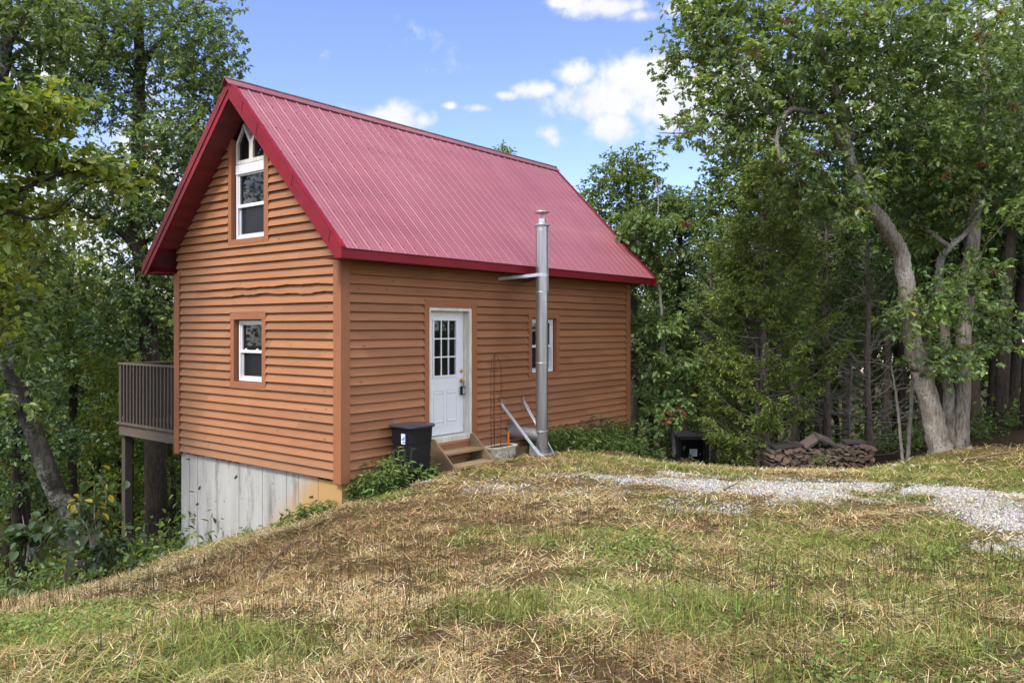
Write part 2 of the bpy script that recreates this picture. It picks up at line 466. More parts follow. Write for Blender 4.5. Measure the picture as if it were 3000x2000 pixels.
def scatter_leaves(name, m, pos, dr, nm, size, tint, tpl, parent=None, fold=.3):
    """each leaf: two folded half blades sharing a midrib"""
    n = len(pos); d = unit(dr); s = unit(np.cross(nm, d)); u = np.cross(d, s)
    k = len(tpl)
    a, w = tpl[:, 0], tpl[:, 1]
    sz = size[:, None, None]
    A = d[:, None, :] * a[None, :, None]; B = s[:, None, :] * w[None, :, None]; C = u[:, None, :] * (w * fold - .25 * a * a)[None, :, None]
    Lh = pos[:, None, :] + sz * (A + B + C)
    Rh = pos[:, None, :] + sz * (A - B + C)[:, 1:-1]
    V = np.concatenate([Lh, Rh], 1).reshape(-1, 3)
    kk = 2 * k - 2
    i1 = np.arange(k); i2 = np.concatenate([[0], np.arange(k, kk), [k - 1]])[::-1]
    base = (np.arange(n) * kk)[:, None]
    return np_object(name, V, [base + i1[None], base + i2[None]], m, parent, np.concatenate([tint, tint]))
def scatter_rhombs(name, m, pos, dr, nm, size, width, tint, parent=None, bend=.2):
    n = len(pos); d = unit(dr); s = unit(np.cross(nm, d)); u = np.cross(d, s)
    L_ = size[:, None]; w = (size * width)[:, None] * .5
    V = np.stack([pos, pos + d * L_ * .45 + s * w, pos + d * L_ - u * L_ * bend, pos + d * L_ * .45 - s * w], 1).reshape(-1, 3)
    b = (np.arange(n) * 4)[:, None] + np.arange(4)[None]
    return np_object(name, V, b, m, parent, tint)
def pal(cols, n, jit=.18, w=None):
    cols = np.array(cols, float)
    i = NR.choice(len(cols), n, p=None if w is None else np.array(w) / sum(w))
    c = cols[i] * (1 + jit * NR.standard_normal((n, 1)))
    return np.clip(c * (1 + .08 * NR.standard_normal((n, 3))), .003, .9)
# smooth value noise in numpy
_NG = NR.random((64, 64))
def vnoise(x, y, s=1.0):
    x, y = np.asarray(x) / s, np.asarray(y) / s
    xi, yi = np.floor(x).astype(int), np.floor(y).astype(int); fx, fy = x - xi, y - yi
    fx, fy = fx * fx * (3 - 2 * fx), fy * fy * (3 - 2 * fy)
    g = lambda i, j: _NG[i % 64, j % 64]
    return (g(xi, yi) * (1 - fx) + g(xi + 1, yi) * fx) * (1 - fy) + (g(xi, yi + 1) * (1 - fx) + g(xi + 1, yi + 1) * fx) * fy
def fbm(x, y, s):
    x, y = np.asarray(x, float), np.asarray(y, float)
    return .55 * vnoise(x, y, s) + .28 * vnoise(x + 9.1, y + 3.3, s / 2.1) + .17 * vnoise(x + 1.7, y + 7.9, s / 4.3)

# ------------------------------------------------------------------ terrain
W, L = 4.458, 7.94
def zp(px, py, d): q = P(px, py, d); return (q[0], q[1], q[2])
def at(px, d, z): q = P(px, 960, d); return (q[0], q[1], z)
CP = [zp(1500, 2000, 3.7), zp(2950, 2000, 3.75), zp(50, 2000, 4.1), zp(0, 1800, 6.2), zp(140, 1770, 7.2), zp(385, 1690, 11.0), zp(450, 1668, 12.2),
      (0, 4.37, -1.86), (0, 2.57, -1.33), (0, 1.03, -.78), (.02, 0, -.38), (-1.5, 4.2, -1.72), (-1.3, 2.6, -1.28), (.75, -.5, -.14), (1.2, -.6, -.09), (1.8, -.55, -.09), (2.7, -.58, -.11), (3.2, -.35, -.1),
      (3.84, -.8, -.07), (5.5, -.2, -.14), (7.74, 0, -.30), (8.6, -1, -.45), (9.4, .6, -1.05), zp(1950, 1394, 18.5), zp(2050, 1397, 18), zp(1900, 1372, 18.3), zp(2050, 1400, 20.5), zp(1850, 1350, 18.6), zp(1960, 1394, 17.8), zp(2010, 1396, 17.2), zp(1900, 1362, 16.2), zp(1990, 1380, 15.2),
      zp(1500, 1600, 7.6), zp(2200, 1600, 7.6), zp(2900, 1600, 7.5), zp(700, 1760, 6.5), zp(350, 1850, 5.4), zp(1000, 1600, 8.6),
      zp(2000, 1450, 10.4), zp(2500, 1425, 11.0), zp(2950, 1390, 12.0), zp(2400, 1382, 13.2), zp(2100, 1373, 13.8), zp(1950, 1362, 14.6),
      zp(1950, 1376, 15.6), zp(1950, 1390, 17), zp(2100, 1388, 16.2), zp(2250, 1396, 16.2), zp(2400, 1398, 15.4), zp(2550, 1375, 15.6), zp(2550, 1385, 17), zp(1860, 1330, 16.8), zp(2700, 1352, 14.6), zp(2760, 1320, 15.5), zp(2990, 1308, 15.5), zp(3300, 1310, 15), zp(3000, 1318, 17.2), zp(2900, 1322, 17),
      at(2400, 17.5, -1.10), at(2020, 19.5, -1.45), at(2240, 18, -1.05), at(2550, 18.3, -.94), at(2650, 16.5, -.6), at(2900, 18, -.5),
      at(3000, 25, -1.6), at(2600, 30, -3.2), at(2000, 30, -4.2), at(3400, 30, -1.5), at(2500, 60, -8), at(1800, 60, -11), at(3600, 60, -4),
      (4, 8, -3.4), (0, 8.5, -3.1), (0, 6.7, -2.45), (9, 4.5, -2.2), (10, 10, -5), (4, 4.6, -2.2), (8, 1.5, -.8), (0, 12, -4.6), (2, 16, -6),
      at(245, 12.5, -1.78), at(455, 20, -3.4), at(0, 12, -2.6), at(-200, 9, -1.2), at(100, 22, -5), at(100, 40, -9), at(700, 60, -13), at(-600, 40, -9), at(-900, 14, -2.5),
      (-7.3, -9, .5), (-12, -9, .5), (-7, -14, .7), (-3, -12, .5), (2, -9, .25), (8, -8, .1), (-16, -14, .6), (-10, -30, 1.5), (20, -25, 1.0), (-40, -20, 0), (18, -8, .1)]
CP = np.array(CP)
def _tps(r): return np.where(r > 1e-6, r * r * np.log(np.maximum(r, 1e-6)), 0)
_n = len(CP)
_K = np.zeros((_n + 3, _n + 3))
_r = np.linalg.norm(CP[:, None, :2] - CP[None, :, :2], axis=2)
_K[:_n, :_n] = _tps(_r) + np.eye(_n) * .06
_K[:_n, _n] = 1; _K[:_n, _n + 1:] = CP[:, :2]; _K[_n, :_n] = 1; _K[_n + 1:, :_n] = CP[:, :2].T
_sol = np.linalg.solve(_K, np.concatenate([CP[:, 2], np.zeros(3)]))
def ground_z(x, y, rough=True):
    x = np.atleast_1d(np.asarray(x, float)); y = np.atleast_1d(np.asarray(y, float)); out = np.zeros(len(x))
    for i in range(0, len(x), 20000):
        xx, yy = x[i:i + 20000], y[i:i + 20000]
        # beyond the modelled plot the land just continues
        cx = np.clip(xx, -45, 50); cy = np.clip(yy, -32, 50)
        r = np.sqrt((cx[:, None] - CP[None, :, 0]) ** 2 + (cy[:, None] - CP[None, :, 1]) ** 2)
        out[i:i + 20000] = _tps(r) @ _sol[:_n] + _sol[_n] + _sol[_n + 1] * cx + _sol[_n + 2] * cy
    out = np.clip(out, -16, 3)
    if rough: out += (fbm(x + 50, y + 50, .9) - .5) * .11 + (vnoise(x + 31, y + 7, .23) - .5) * .035
    return out
def gz(x, y): return float(ground_z([x], [y], False)[0])
def hit(px, py):
    "where the sight line through a photo pixel meets the ground"
    ds = np.concatenate([np.arange(2.5, 16, .05), np.arange(16, 60, .25)])
    pts = CAM + (FW + RT * (px - 1500) / FPX + UP * (HPY - py) / FPX)[None] * ds[:, None]
    g = ground_z(pts[:, 0], pts[:, 1], False)
    k = np.argmax(pts[:, 2] < g)
    return pts[k] if (pts[:, 2] < g).any() else pts[-1]
# gravel areas: photo pixel centre -> ground point, half sizes in metres across / along view
GRAV = []
for (px, py, hw, hd, dens) in [(2180, 1428, .95, 1.0, 1), (2380, 1432, 1.0, .95, 1), (2560, 1425, .9, .5, 1), (2700, 1440, .75, .38, .9), (2850, 1448, .6, .35, .95), (2960, 1455, .8, .5, 1), (3100, 1470, .8, .7, 1),
                               (2900, 1490, .55, .5, 1), (3000, 1520, .6, .4, 1), (3080, 1560, .5, .5, 1), (2960, 1600, .5, .22, .9), (3050, 1620, .4, .3, 1), (2080, 1485, .6, .5, .3), (1900, 1405, .75, .35, .5), (1760, 1402, .8, .4, .45),
                               (1960, 1385, .5, .3, .8), (1740, 1445, .5, .4, .4), (1480, 1425, .7, .5, .25), (1232, 1412, .22, .12, .8), (1450, 1352, .12, .1, .7), (2430, 1550, .45, .15, .2), (2650, 1610, .4, .25, .22), (2750, 1500, .6, .3, .2)]:
    GRAV.append((hit(px, py)[:2], hw, hd, dens))
def gravel_mask(x, y):
    m = np.zeros(len(x))
    for c, hw, hd, dens in GRAV:
        dx, dy = x - c[0], y - c[1]
        u = (dx * RT[0] + dy * RT[1]) / hw; v = (dx * FW[0] + dy * FW[1]) / hd
        m = np.maximum(m, dens * np.clip(1.35 - np.sqrt(u * u + v * v) , 0, 1))
    return np.clip(m * 1.3 + (fbm(x + 3, y, .42) - .56) * 3.6 * np.clip(m * 1.4, 0, 1), 0, 1)
def green_mask(x, y):
    g = np.clip((fbm(x + 11, y + 4, 1.7) - .5) * 4.2 + .20, 0, 1)
    for c, r, s in GREEN:
        d = np.hypot(x - c[0], y - c[1]) / r
        g = np.clip(g + s * np.clip(1.2 - d, 0, 1), 0, 1)
    return g
GREEN = [(hit(px, py)[:2], r, s) for px, py, r, s in [(1460, 1775, .45, 1.4), (1980, 1770, .7, 1.3), (650, 1930, .8, 1.2), (350, 1900, .9, 1.2), (2800, 1880, 1.4, .8), (2350, 1940, .9, .5), (2770, 1545, .5, 1.2), (2400, 1600, .6, .6), (2900, 1395, 2.2, 1.1),
          (1400, 1570, .5, .7), (250, 1840, .7, .5), (1560, 1650, .5, -.4), (950, 1640, 1.3, -1.0), (1500, 1480, 1.6, -.8), (2200, 1680, .9, -.6), (1250, 1520, 1.2, -.8), (1700, 1960, .6, -.4), (600, 1700, .9, -.4)]]

def ground_mat():
    m, nt, b = new_mat('yard_soil')
    n = pos_noise(nt, (1, 1, 1), 1.3, 8, .7); n2 = pos_noise(nt, (1, 1, 1), 40, 6, .75)
    r = ramp(nt, n.outputs[0], [(.3, (.14, .095, .05)), (.5, (.21, .15, .08)), (.7, (.18, .145, .06))])
    r2 = ramp(nt, n2.outputs[0], [(.3, (.22, .2, .17)), (.5, (.6, .55, .5)), (.72, (1.1, 1.0, .85))])
    c = mixc(nt, 1.0, r.outputs[0], r2.outputs[0], 'MULTIPLY')
    a = nt.nodes.new('ShaderNodeAttribute'); a.attribute_name = 'cover'
    sp = nt.nodes.new('ShaderNodeSeparateColor'); nt.links.new(a.outputs['Color'], sp.inputs[0])
    g = ramp(nt, n2.outputs[0], [(.3, (.035, .05, .012)), (.7, (.11, .13, .035))])
    c = mixc(nt, sp.outputs[1], c, g.outputs[0])
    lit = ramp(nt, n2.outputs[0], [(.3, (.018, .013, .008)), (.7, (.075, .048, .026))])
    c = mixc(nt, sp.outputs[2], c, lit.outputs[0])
    gr = ramp(nt, n2.outputs[0], [(.3, (.18, .15, .12)), (.6, (.36, .34, .31))])
    c = mixc(nt, sp.outputs[0], c, gr.outputs[0])
    nt.links.new(c, b.inputs['Base Color']); b.inputs['Roughness'].default_value = .95; b.inputs['Specular IOR Level'].default_value = .1
    bump(nt, b, n2.outputs[0], .9, .05)
    return m
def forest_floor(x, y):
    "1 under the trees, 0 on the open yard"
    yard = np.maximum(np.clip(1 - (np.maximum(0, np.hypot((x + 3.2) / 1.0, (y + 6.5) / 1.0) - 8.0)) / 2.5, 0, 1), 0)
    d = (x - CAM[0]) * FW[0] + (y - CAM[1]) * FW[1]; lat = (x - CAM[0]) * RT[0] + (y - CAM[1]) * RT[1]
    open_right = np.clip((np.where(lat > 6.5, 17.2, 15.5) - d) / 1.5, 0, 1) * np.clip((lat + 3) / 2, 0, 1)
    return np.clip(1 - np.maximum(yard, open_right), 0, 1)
def build_ground():
    n = 420
    t = np.linspace(-1, 1, n)
    s = np.sign(t) * (np.abs(t) * 9 + np.abs(t) ** 5 * 300)
    X, Y = np.meshgrid(s - 2.0, s - 5.0, indexing='ij'); x, y = X.ravel(), Y.ravel()
    z = ground_z(x, y)
    inside = (x > .15) & (x < L - .15) & (y > .15) & (y < W - .15)
    z[inside] -= .5
    i = np.arange(n * n).reshape(n, n)
    F = np.stack([i[:-1, :-1], i[1:, :-1], i[1:, 1:], i[:-1, 1:]], -1).reshape(-1, 4)
    o = np_object('ground', np.stack([x, y, z], 1), F, ground_mat())
    at_ = o.data.attributes.new('cover', 'FLOAT_COLOR', 'POINT')
    c = np.ones((len(x), 4), np.float32)
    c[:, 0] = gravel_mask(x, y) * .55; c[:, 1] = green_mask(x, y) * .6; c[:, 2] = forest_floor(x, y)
    at_.data.foreach_set('color', c.ravel())
    o.data.shade_smooth()
    tag(o, kind='structure')
build_ground()

# ------------------------------------------------------------------ cabin
cabin = thing('cabin', 'small two-storey cabin with rust-brown lap siding, red metal gable roof and concrete base', 'cabin', (0, 0, 0))
H = .1335
RZ, RSL = 6.0, 1.017            # ridge height and slope of the roof's upper face
def roof_top(y): return RZ - RSL * abs(y - W / 2)
def under(y): return roof_top(y) - .26
def lap_wall(name, uaxis, ulen, top, openings, gable=False, seed=1):
    """lap boards as wedges; openings: (u0,u1,z0,z1)"""
    mb = MB(); R_ = random.Random(seed)
    def pt(u, z, t): return (u, -t, z) if uaxis == 'x' else (-t, u, z)
    def lims(z):
        if not gable: return (.10, ulen - .10)
        m = W / 2
        if z <= 3.0: return (.10, ulen - .10)
        half = (RZ - .16 - z) / RSL
        return (max(.0, m - half), min(ulen, m + half))
    def piece(u0a, u1a, u0b, u1b, z0, z1, zr, jt, wavy=None):
        # protrusion falls linearly from the butt at zr
        t0 = .050 + jt - (z0 - zr) / H * .047; t1 = .050 + jt - (z1 - zr) / H * .047
        if wavy is None:
            mb.prism([pt(u0a, z0, -.004), pt(u0a, z0, t0), pt(u0b, z1, t1), pt(u0b, z1, -.004)], np.array(pt(u1a, z0, 0)) - np.array(pt(u0a, z0, 0)))
            if gable and (abs(u0a - u0b) > 1e-3 or abs(u1a - u1b) > 1e-3):
                k = len(mb.v)
                mb.v[k - 1] = pt(u1b, z1, -.004); mb.v[k - 2] = pt(u1b, z1, t1)
        else:
            k = 40; us = np.linspace(u0a, u1a, k)
            for a, b in zip(us[:-1], us[1:]):
                wa, wb = wavy(a), wavy(b)
                mb.prism([pt(a, z0 + wa, -.004), pt(a, z0 + wa, t0), pt(a, z1, t1), pt(a, z1, -.004)], np.array(pt(b, 0, 0)) - np.array(pt(a, 0, 0)))
                q = len(mb.v)
                for idx in (-3, -4): pass
                mb.v[q - 4] = pt(b, z0 + wb, -.004); mb.v[q - 3] = pt(b, z0 + wb, t0)
    nrow = int((top - 0) / H) + 1
    for r in range(nrow):
        z0 = r * H - .01; z1 = min(z0 + H + .012, top)
        if z1 - z0 < .03: continue
        z0j = z0 + R_.uniform(-.004, .004)
        a0, a1 = lims(z0 if gable else z0); b0, b1 = lims(z1)
        if a1 - a0 < .05 or b1 - b0 < .02: continue
        jt = R_.uniform(-.002, .003)
        cuts = [o for o in openings if o[3] > z0 + .002 and o[2] < z1 - .002]
        wav = None
        if gable and r in (20, 21):
            ph = R_.uniform(0, 6)
            amp = .034 if r == 20 else .022
            wav = lambda u, ph=ph, amp=amp: amp * (.45 + .35 * math.sin(u * 3.1 + ph) + .25 * math.sin(u * 9 + ph * 2) + .12 * math.sin(u * 27)) * max(0, min(1, (3.4 - u) / 1.0))
        if not cuts:
            # butt joints
            if R_.random() < .7 and not gable or (gable and R_.random() < .55 and z1 < 3.0):
                j = R_.uniform(a0 + .8, a1 - .8)
                piece(a0, j - .002, b0, j - .002, z0j, z1, z0, jt, wav); piece(j + .002, a1, j + .002, b1, z0j + R_.uniform(-.002, .002), z1, z0, jt + R_.uniform(-.001, .002), wav)
            else: piece(a0, a1, b0, b1, z0j, z1, z0, jt, wav)
        else:
            o = sorted(cuts)
            cur0, curb = a0, b0
            for (u0, u1, c0, c1) in o:
                if u0 - cur0 > .01: piece(cur0, u0, min(curb, u0 - .005) if gable else cur0, u0, z0j, z1, z0, jt)
                # board remainders above / below the opening
                if c0 > z0 + .012: piece(u0, u1, u0, u1, z0j, c0, z0, jt)
                if c1 < z1 - .012 and c1 < 5: piece(u0, u1, u0, u1, c1, z1, z0, jt)
                cur0 = curb = u1
            if a1 - cur0 > .01: piece(cur0, a1, cur0, max(b1, cur0 + .005) if gable else b1, z0j, z1, z0, jt)
    return mb
DOOR = (1.627, 2.884, .30, 2.603)
WIN_R = (4.327, 5.316, 1.196, 2.44)
WIN_G = (1.781, 2.761, 1.179, 2.406)
WIN_U = (1.71, 2.825, 3.49, 5.62)
# wall bodies (sheathing) with openings left by recess boxes
def sheath(name, uaxis, holes, poly=None):
    mb = MB()
    def pt(u, z, t): return (u, t, z) if uaxis == 'x' else (t, u, z)
    us = sorted({0, (L if uaxis == 'x' else W), *[h[0] for h in holes], *[h[1] for h in holes]})
    zs = sorted({-.02, 3.12, *[h[2] for h in holes if h[2] < 3.1], *[h[3] for h in holes if h[3] < 3.1]})
    for a, b in zip(us[:-1], us[1:]):
        for c, d in zip(zs[:-1], zs[1:]):
            um, zm = (a + b) / 2, (c + d) / 2
            if any(h[0] < um < h[1] and h[2] < zm < h[3] for h in holes): continue
            mb.quad(pt(a, c, .002), pt(b, c, .002), pt(b, d, .002), pt(a, d, .002))
    return mb
def inner(o, b=.09): return (o[0] + b, o[1] - b, o[2] + b, o[3] - b)
D_IN = (1.735, 2.766, .30, 2.485)
R_IN = (4.435, 5.215, 1.305, 2.335)
G_IN = (1.885, 2.66, 1.285, 2.29)
U_IN = (1.83, 2.735, 3.585, 5.52)
lw = lap_wall('wall', 'x', L, 3.13, [DOOR, WIN_R], False, 3)
wall_long = lw.build('wall', M_SIDE, cabin)
gw = lap_wall('wall', 'y', W, 5.75, [WIN_G, WIN_U], True, 5)
wall_gable = gw.build('wall', M_SIDE, cabin)
mb = sheath('s', 'x', [D_IN, R_IN])
for a, b in ((0, 1),):
    pass
sh = mb
g2 = sheath('s', 'y', [G_IN])
sh.v, n0 = sh.v + g2.v, len(sh.v); sh.f += [tuple(i + n0 for i in f) for f in g2.f]
# gable triangle sheathing round the upper window
ul, ur = U_IN[0], U_IN[1]
for poly in ([(0, 3.12), (ul, 3.12), (ul, under(ul) + .08), (0, under(0) + .08)], [(ur, 3.12), (W, 3.12), (W, under(W) + .08), (ur, under(ur) + .08)], [(ul, 3.12), (ur, 3.12), (ur, 3.585), (ul, 3.585)]):
    sh.quad(*[(.002, y, z) for y, z in poly])
sh.quad((ul, 0, 0), (ul, 0, 0), (ul, 0, 0)) if False else None
# far walls
sh.quad((0, W, -.02), (L, W, -.02), (L, W, 3.2), (0, W, 3.2))
sh.quad((L, 0, -.02), (L, W, -.02), (L, W, 3.2), (L, W / 2, 5.7), (L, 0, 3.2))
wall_body = sh.build('wall', M_SIDE, cabin)
# torn bark edges on the two waney boards
for r, lo, hi in ():
    mb = MB(); R_ = random.Random(r)
    us = np.linspace(lo, hi, 46)
    pts = []
    for u in us:
        z = r * H - .012 + .02 + .018 * math.sin(u * 5 + r) + R_.uniform(-.006, .008) + (.05 if r == 21 else .035) * max(0, math.sin(u * 2.3 + .4))
        pts.append((-.048, u, z))
    mb.tube(pts, [.003 + .006 * abs(math.sin(u * 6.3 + r)) for u in us], 6)
    mb.build('bark_edge', M_BARKEDGE, wall_gable)
# corner boards
def corner(x, y, sx, sy, z0, z1):
    m = MB()
    m.box((x, y - sy * .0, z0), (x + sx * .11, y - sy * .056, z1))     # face on the long side
    m.box((x - sx * .056, y - sy * .056, z0), (x, y + sy * .115, z1))  # face on the gable side
    m.build('corner_board', M_TRIM, cabin)
corner(0, 0, 1, 1, -.06, 3.11)
corner(L, 0, -1, 1, -.06, 3.11)
corner(0, W, 1, -1, -.06, 3.11)
# casings, frames, sashes
def casing(o, i, uaxis, name='casing', bottom=True, t=.038, top_of=None, parent=cabin):
    m = MB()
    def bx(u0, u1, z0, z1, t0, t1):
        if uaxis == 'x': m.box((u0, -t1, z0), (u1, -t0, z1))
        else: m.box((-t1, u0, z0), (-t0, u1, z1))
    bx(o[0], i[0], i[2] if bottom else o[2], i[3], -.03, t)
    bx(i[1], o[1], i[2] if bottom else o[2], i[3], -.03, t)
    bx(o[0], o[1], i[3], o[3], -.03, t + .003)
    if bottom: bx(o[0], o[1], o[2], i[2], -.03, t + .003)
    # reveals
    bx(i[0] - .02, i[0], i[2], i[3], -.12, -.031); bx(i[1], i[1] + .02, i[2], i[3], -.12, -.031)
    return m.build(name, M_TRIM, parent)
def window(o, i, fr, uaxis, rec=.035, latch=True):
    """casing + vinyl frame + two sashes; fr: frame rectangle"""
    cs = casing(o, i, uaxis)
    def B(m, u0, u1, z0, z1, t0, t1):
        if uaxis == 'x': m.box((u0, t0, z0), (u1, t1, z1))
        else: m.box((t0, u0, z0), (t1, u1, z1))
    w = thing_part('window', cabin)
    f = MB(); a, b, c, d = fr; k = .042
    B(f, a, a + k, c, d, rec, rec + .07); B(f, b - k, b, c, d, rec, rec + .07); B(f, a + k, b - k, d - k, d, rec, rec + .07); B(f, a + k, b - k, c, c + k, rec, rec + .07)
    f.build('frame', M_WHITE, w)
    mid = c + (d - c) * .49
    s = MB(); q = .026
    B(s, a + k, b - k, mid - .022, mid + .022, rec + .006, rec + .05)
    B(s, a + k, a + k + q, mid + .022, d - k, rec + .015, rec + .05); B(s, b - k - q, b - k, mid + .022, d - k, rec + .015, rec + .05); B(s, a + k + q, b - k - q, d - k - q, d - k, rec + .015, rec + .05)
    s.build('sash', M_WHITE, w)
    s = MB()
    B(s, a + k, a + k + q * 1.3, c + k, mid - .022, rec + .035, rec + .065); B(s, b - k - q * 1.3, b - k, c + k, mid - .022, rec + .035, rec + .065); B(s, a + k + q * 1.3, b - k - q * 1.3, c + k, c + k + q * 1.5, rec + .035, rec + .065)
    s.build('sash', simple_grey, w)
    g = MB(); B(g, a + k + q, b - k - q, mid + .022, d - k - q, rec + .04, rec + .045); g.build('pane', M_GLASS, w)
    g = MB(); B(g, a + k + q * 1.3, b - k - q * 1.3, c + k + q * 1.5, mid - .022, rec + .052, rec + .056); g.build('pane', M_SCREEN, w)
    if latch:
        for t in (.3, .75):
            m = MB(); u = a + (b - a) * t
            B(m, u - .035, u + .035, mid + .022, mid + .034, rec + .008, rec + .03); B(m, u - .012, u + .012, mid + .034, mid + .05, rec + .01, rec + .03)
            m.build('sash_lock', M_WHITE, w)
    return w
def thing_part(name, parent):
    o = bpy.data.objects.new(name, None); COL.objects.link(o); o.parent = parent; OFF[o.name] = OFF.get(parent.name, np.zeros(3))
    return o
simple_grey = simple('sash_shade_grey', (.42, .44, .49), .5, var=.05)  # white vinyl again, greyed: the lower sash's shade is put into its colour
window(WIN_G, G_IN, (1.925, 2.622, 1.297, 2.272), 'y')
window(WIN_R, R_IN, (4.478, 5.192, 1.316, 2.318), 'x')
# tall upper window with a white header and two pointed lights above it
def upper_window():
    m = MB(); o, i, t = WIN_U, U_IN, .038
    def top(y): return under(y) - .0
    for (y0, y1) in ((i[1], o[1]), (o[0], i[0])):
        m.prism([(-t, y0, o[2]), (-t, y1, o[2]), (-t, y1, top(y1)), (-t, y0, top(y0))], (t + .05, 0, 0))
    m.box((-t - .003, i[0], o[2]), (.03, i[1], i[2]))
    for (a, b) in ((i[0] - .02, i[0]), (i[1], i[1] + .02)): m.box((.051, a, i[2]), (.14, b, top(a) - .02))
    m.build('casing', M_TRIM, cabin)
    w = thing_part('window', cabin)
    a, b, c, d = 1.86, 2.70, 3.60, 4.80; rec = .035; k = .045
    f = MB()
    B = lambda M_, u0, u1, z0, z1, t0, t1: M_.box((t0, u0, z0), (t1, u1, z1))
    B(f, a, a + k, c, d - .15, rec, rec + .07); B(f, b - k, b, c, d - .15, rec, rec + .07); B(f, a + k, b - k, c, c + k, rec, rec + .07); B(f, a, b, d - .15, d, rec - .012, rec + .07)
    f.build('frame', M_WHITE, w)
    mid = 4.13; q = .03
    s = MB(); B(s, a + k, b - k, mid - .026, mid + .026, rec + .004, rec + .05)
    B(s, a + k, a + k + q, mid + .026, d - .15, rec + .015, rec + .05); B(s, b - k - q, b - k, mid + .026, d - .15, rec + .015, rec + .05); B(s, a + k + q, b - k - q, d - .15 - q, d - .15, rec + .015, rec + .05)
    s.build('sash', M_WHITE, w)
    s = MB(); B(s, a + k, a + k + q * 1.4, c + k, mid - .026, rec + .035, rec + .065); B(s, b - k - q * 1.4, b - k, c + k, mid - .026, rec + .035, rec + .065); B(s, a + k + q * 1.4, b - k - q * 1.4, c + k, c + k + q, rec + .035, rec + .065)
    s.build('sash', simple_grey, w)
    g = MB(); B(g, a + k + q, b - k - q, mid + .026, d - .15 - q, rec + .04, rec + .045); g.build('pane', M_GLASS, w)
    g = MB(); B(g, a + k + q * 1.4, b - k - q * 1.4, c + k + q, mid - .026, rec + .052, rec + .056); g.build('pane', M_SCREEN, w)
    # lancet pair
    w2 = thing_part('arched_window', cabin)
    cy = (a + b) / 2; z0 = d + .012
    def lancet(y0, y1, sh_, ap):   # outline of one light
        return [(y0, z0 + .055), (y1, z0 + .055), (y1, sh_), ((y0 + y1) / 2, ap), (y0, sh_)]
    fr = MB()
    for (y0, y1) in ((a, cy), (cy, b)):
        outer = [(y0, z0), (y1, z0), (y1, 5.16), ((y0 + y1) / 2, 5.47), (y0, 5.16)]
        inn = [(y0 + .05, z0 + .06), (y1 - .05, z0 + .06), (y1 - .05, 5.13), ((y0 + y1) / 2, 5.385), (y0 + .05, 5.13)]
        for j in range(5):
            j2 = (j + 1) % 5
            fr.prism([(rec - .005, *outer[j]), (rec - .005, *outer[j2]), (rec - .005, *inn[j2]), (rec - .005, *inn[j])], (.07, 0, 0))
        MB().prism([(rec + .03, *p) for p in inn], (.004, 0, 0)).build('pane', M_GLASS, w2)
    fr.build('frame', M_OLDWHITE, w2)
    # dark infill board behind the points
    MB().prism([(rec + .075, a - .03, z0), (rec + .075, b + .04, z0), (rec + .075, b + .04, under(b + .04) + .05), (rec + .075, cy, 5.72), (rec + .075, a - .03, under(a - .03) + .05)], (.01, 0, 0)).build('infill_board', M_TRIM, w2)
upper_window()
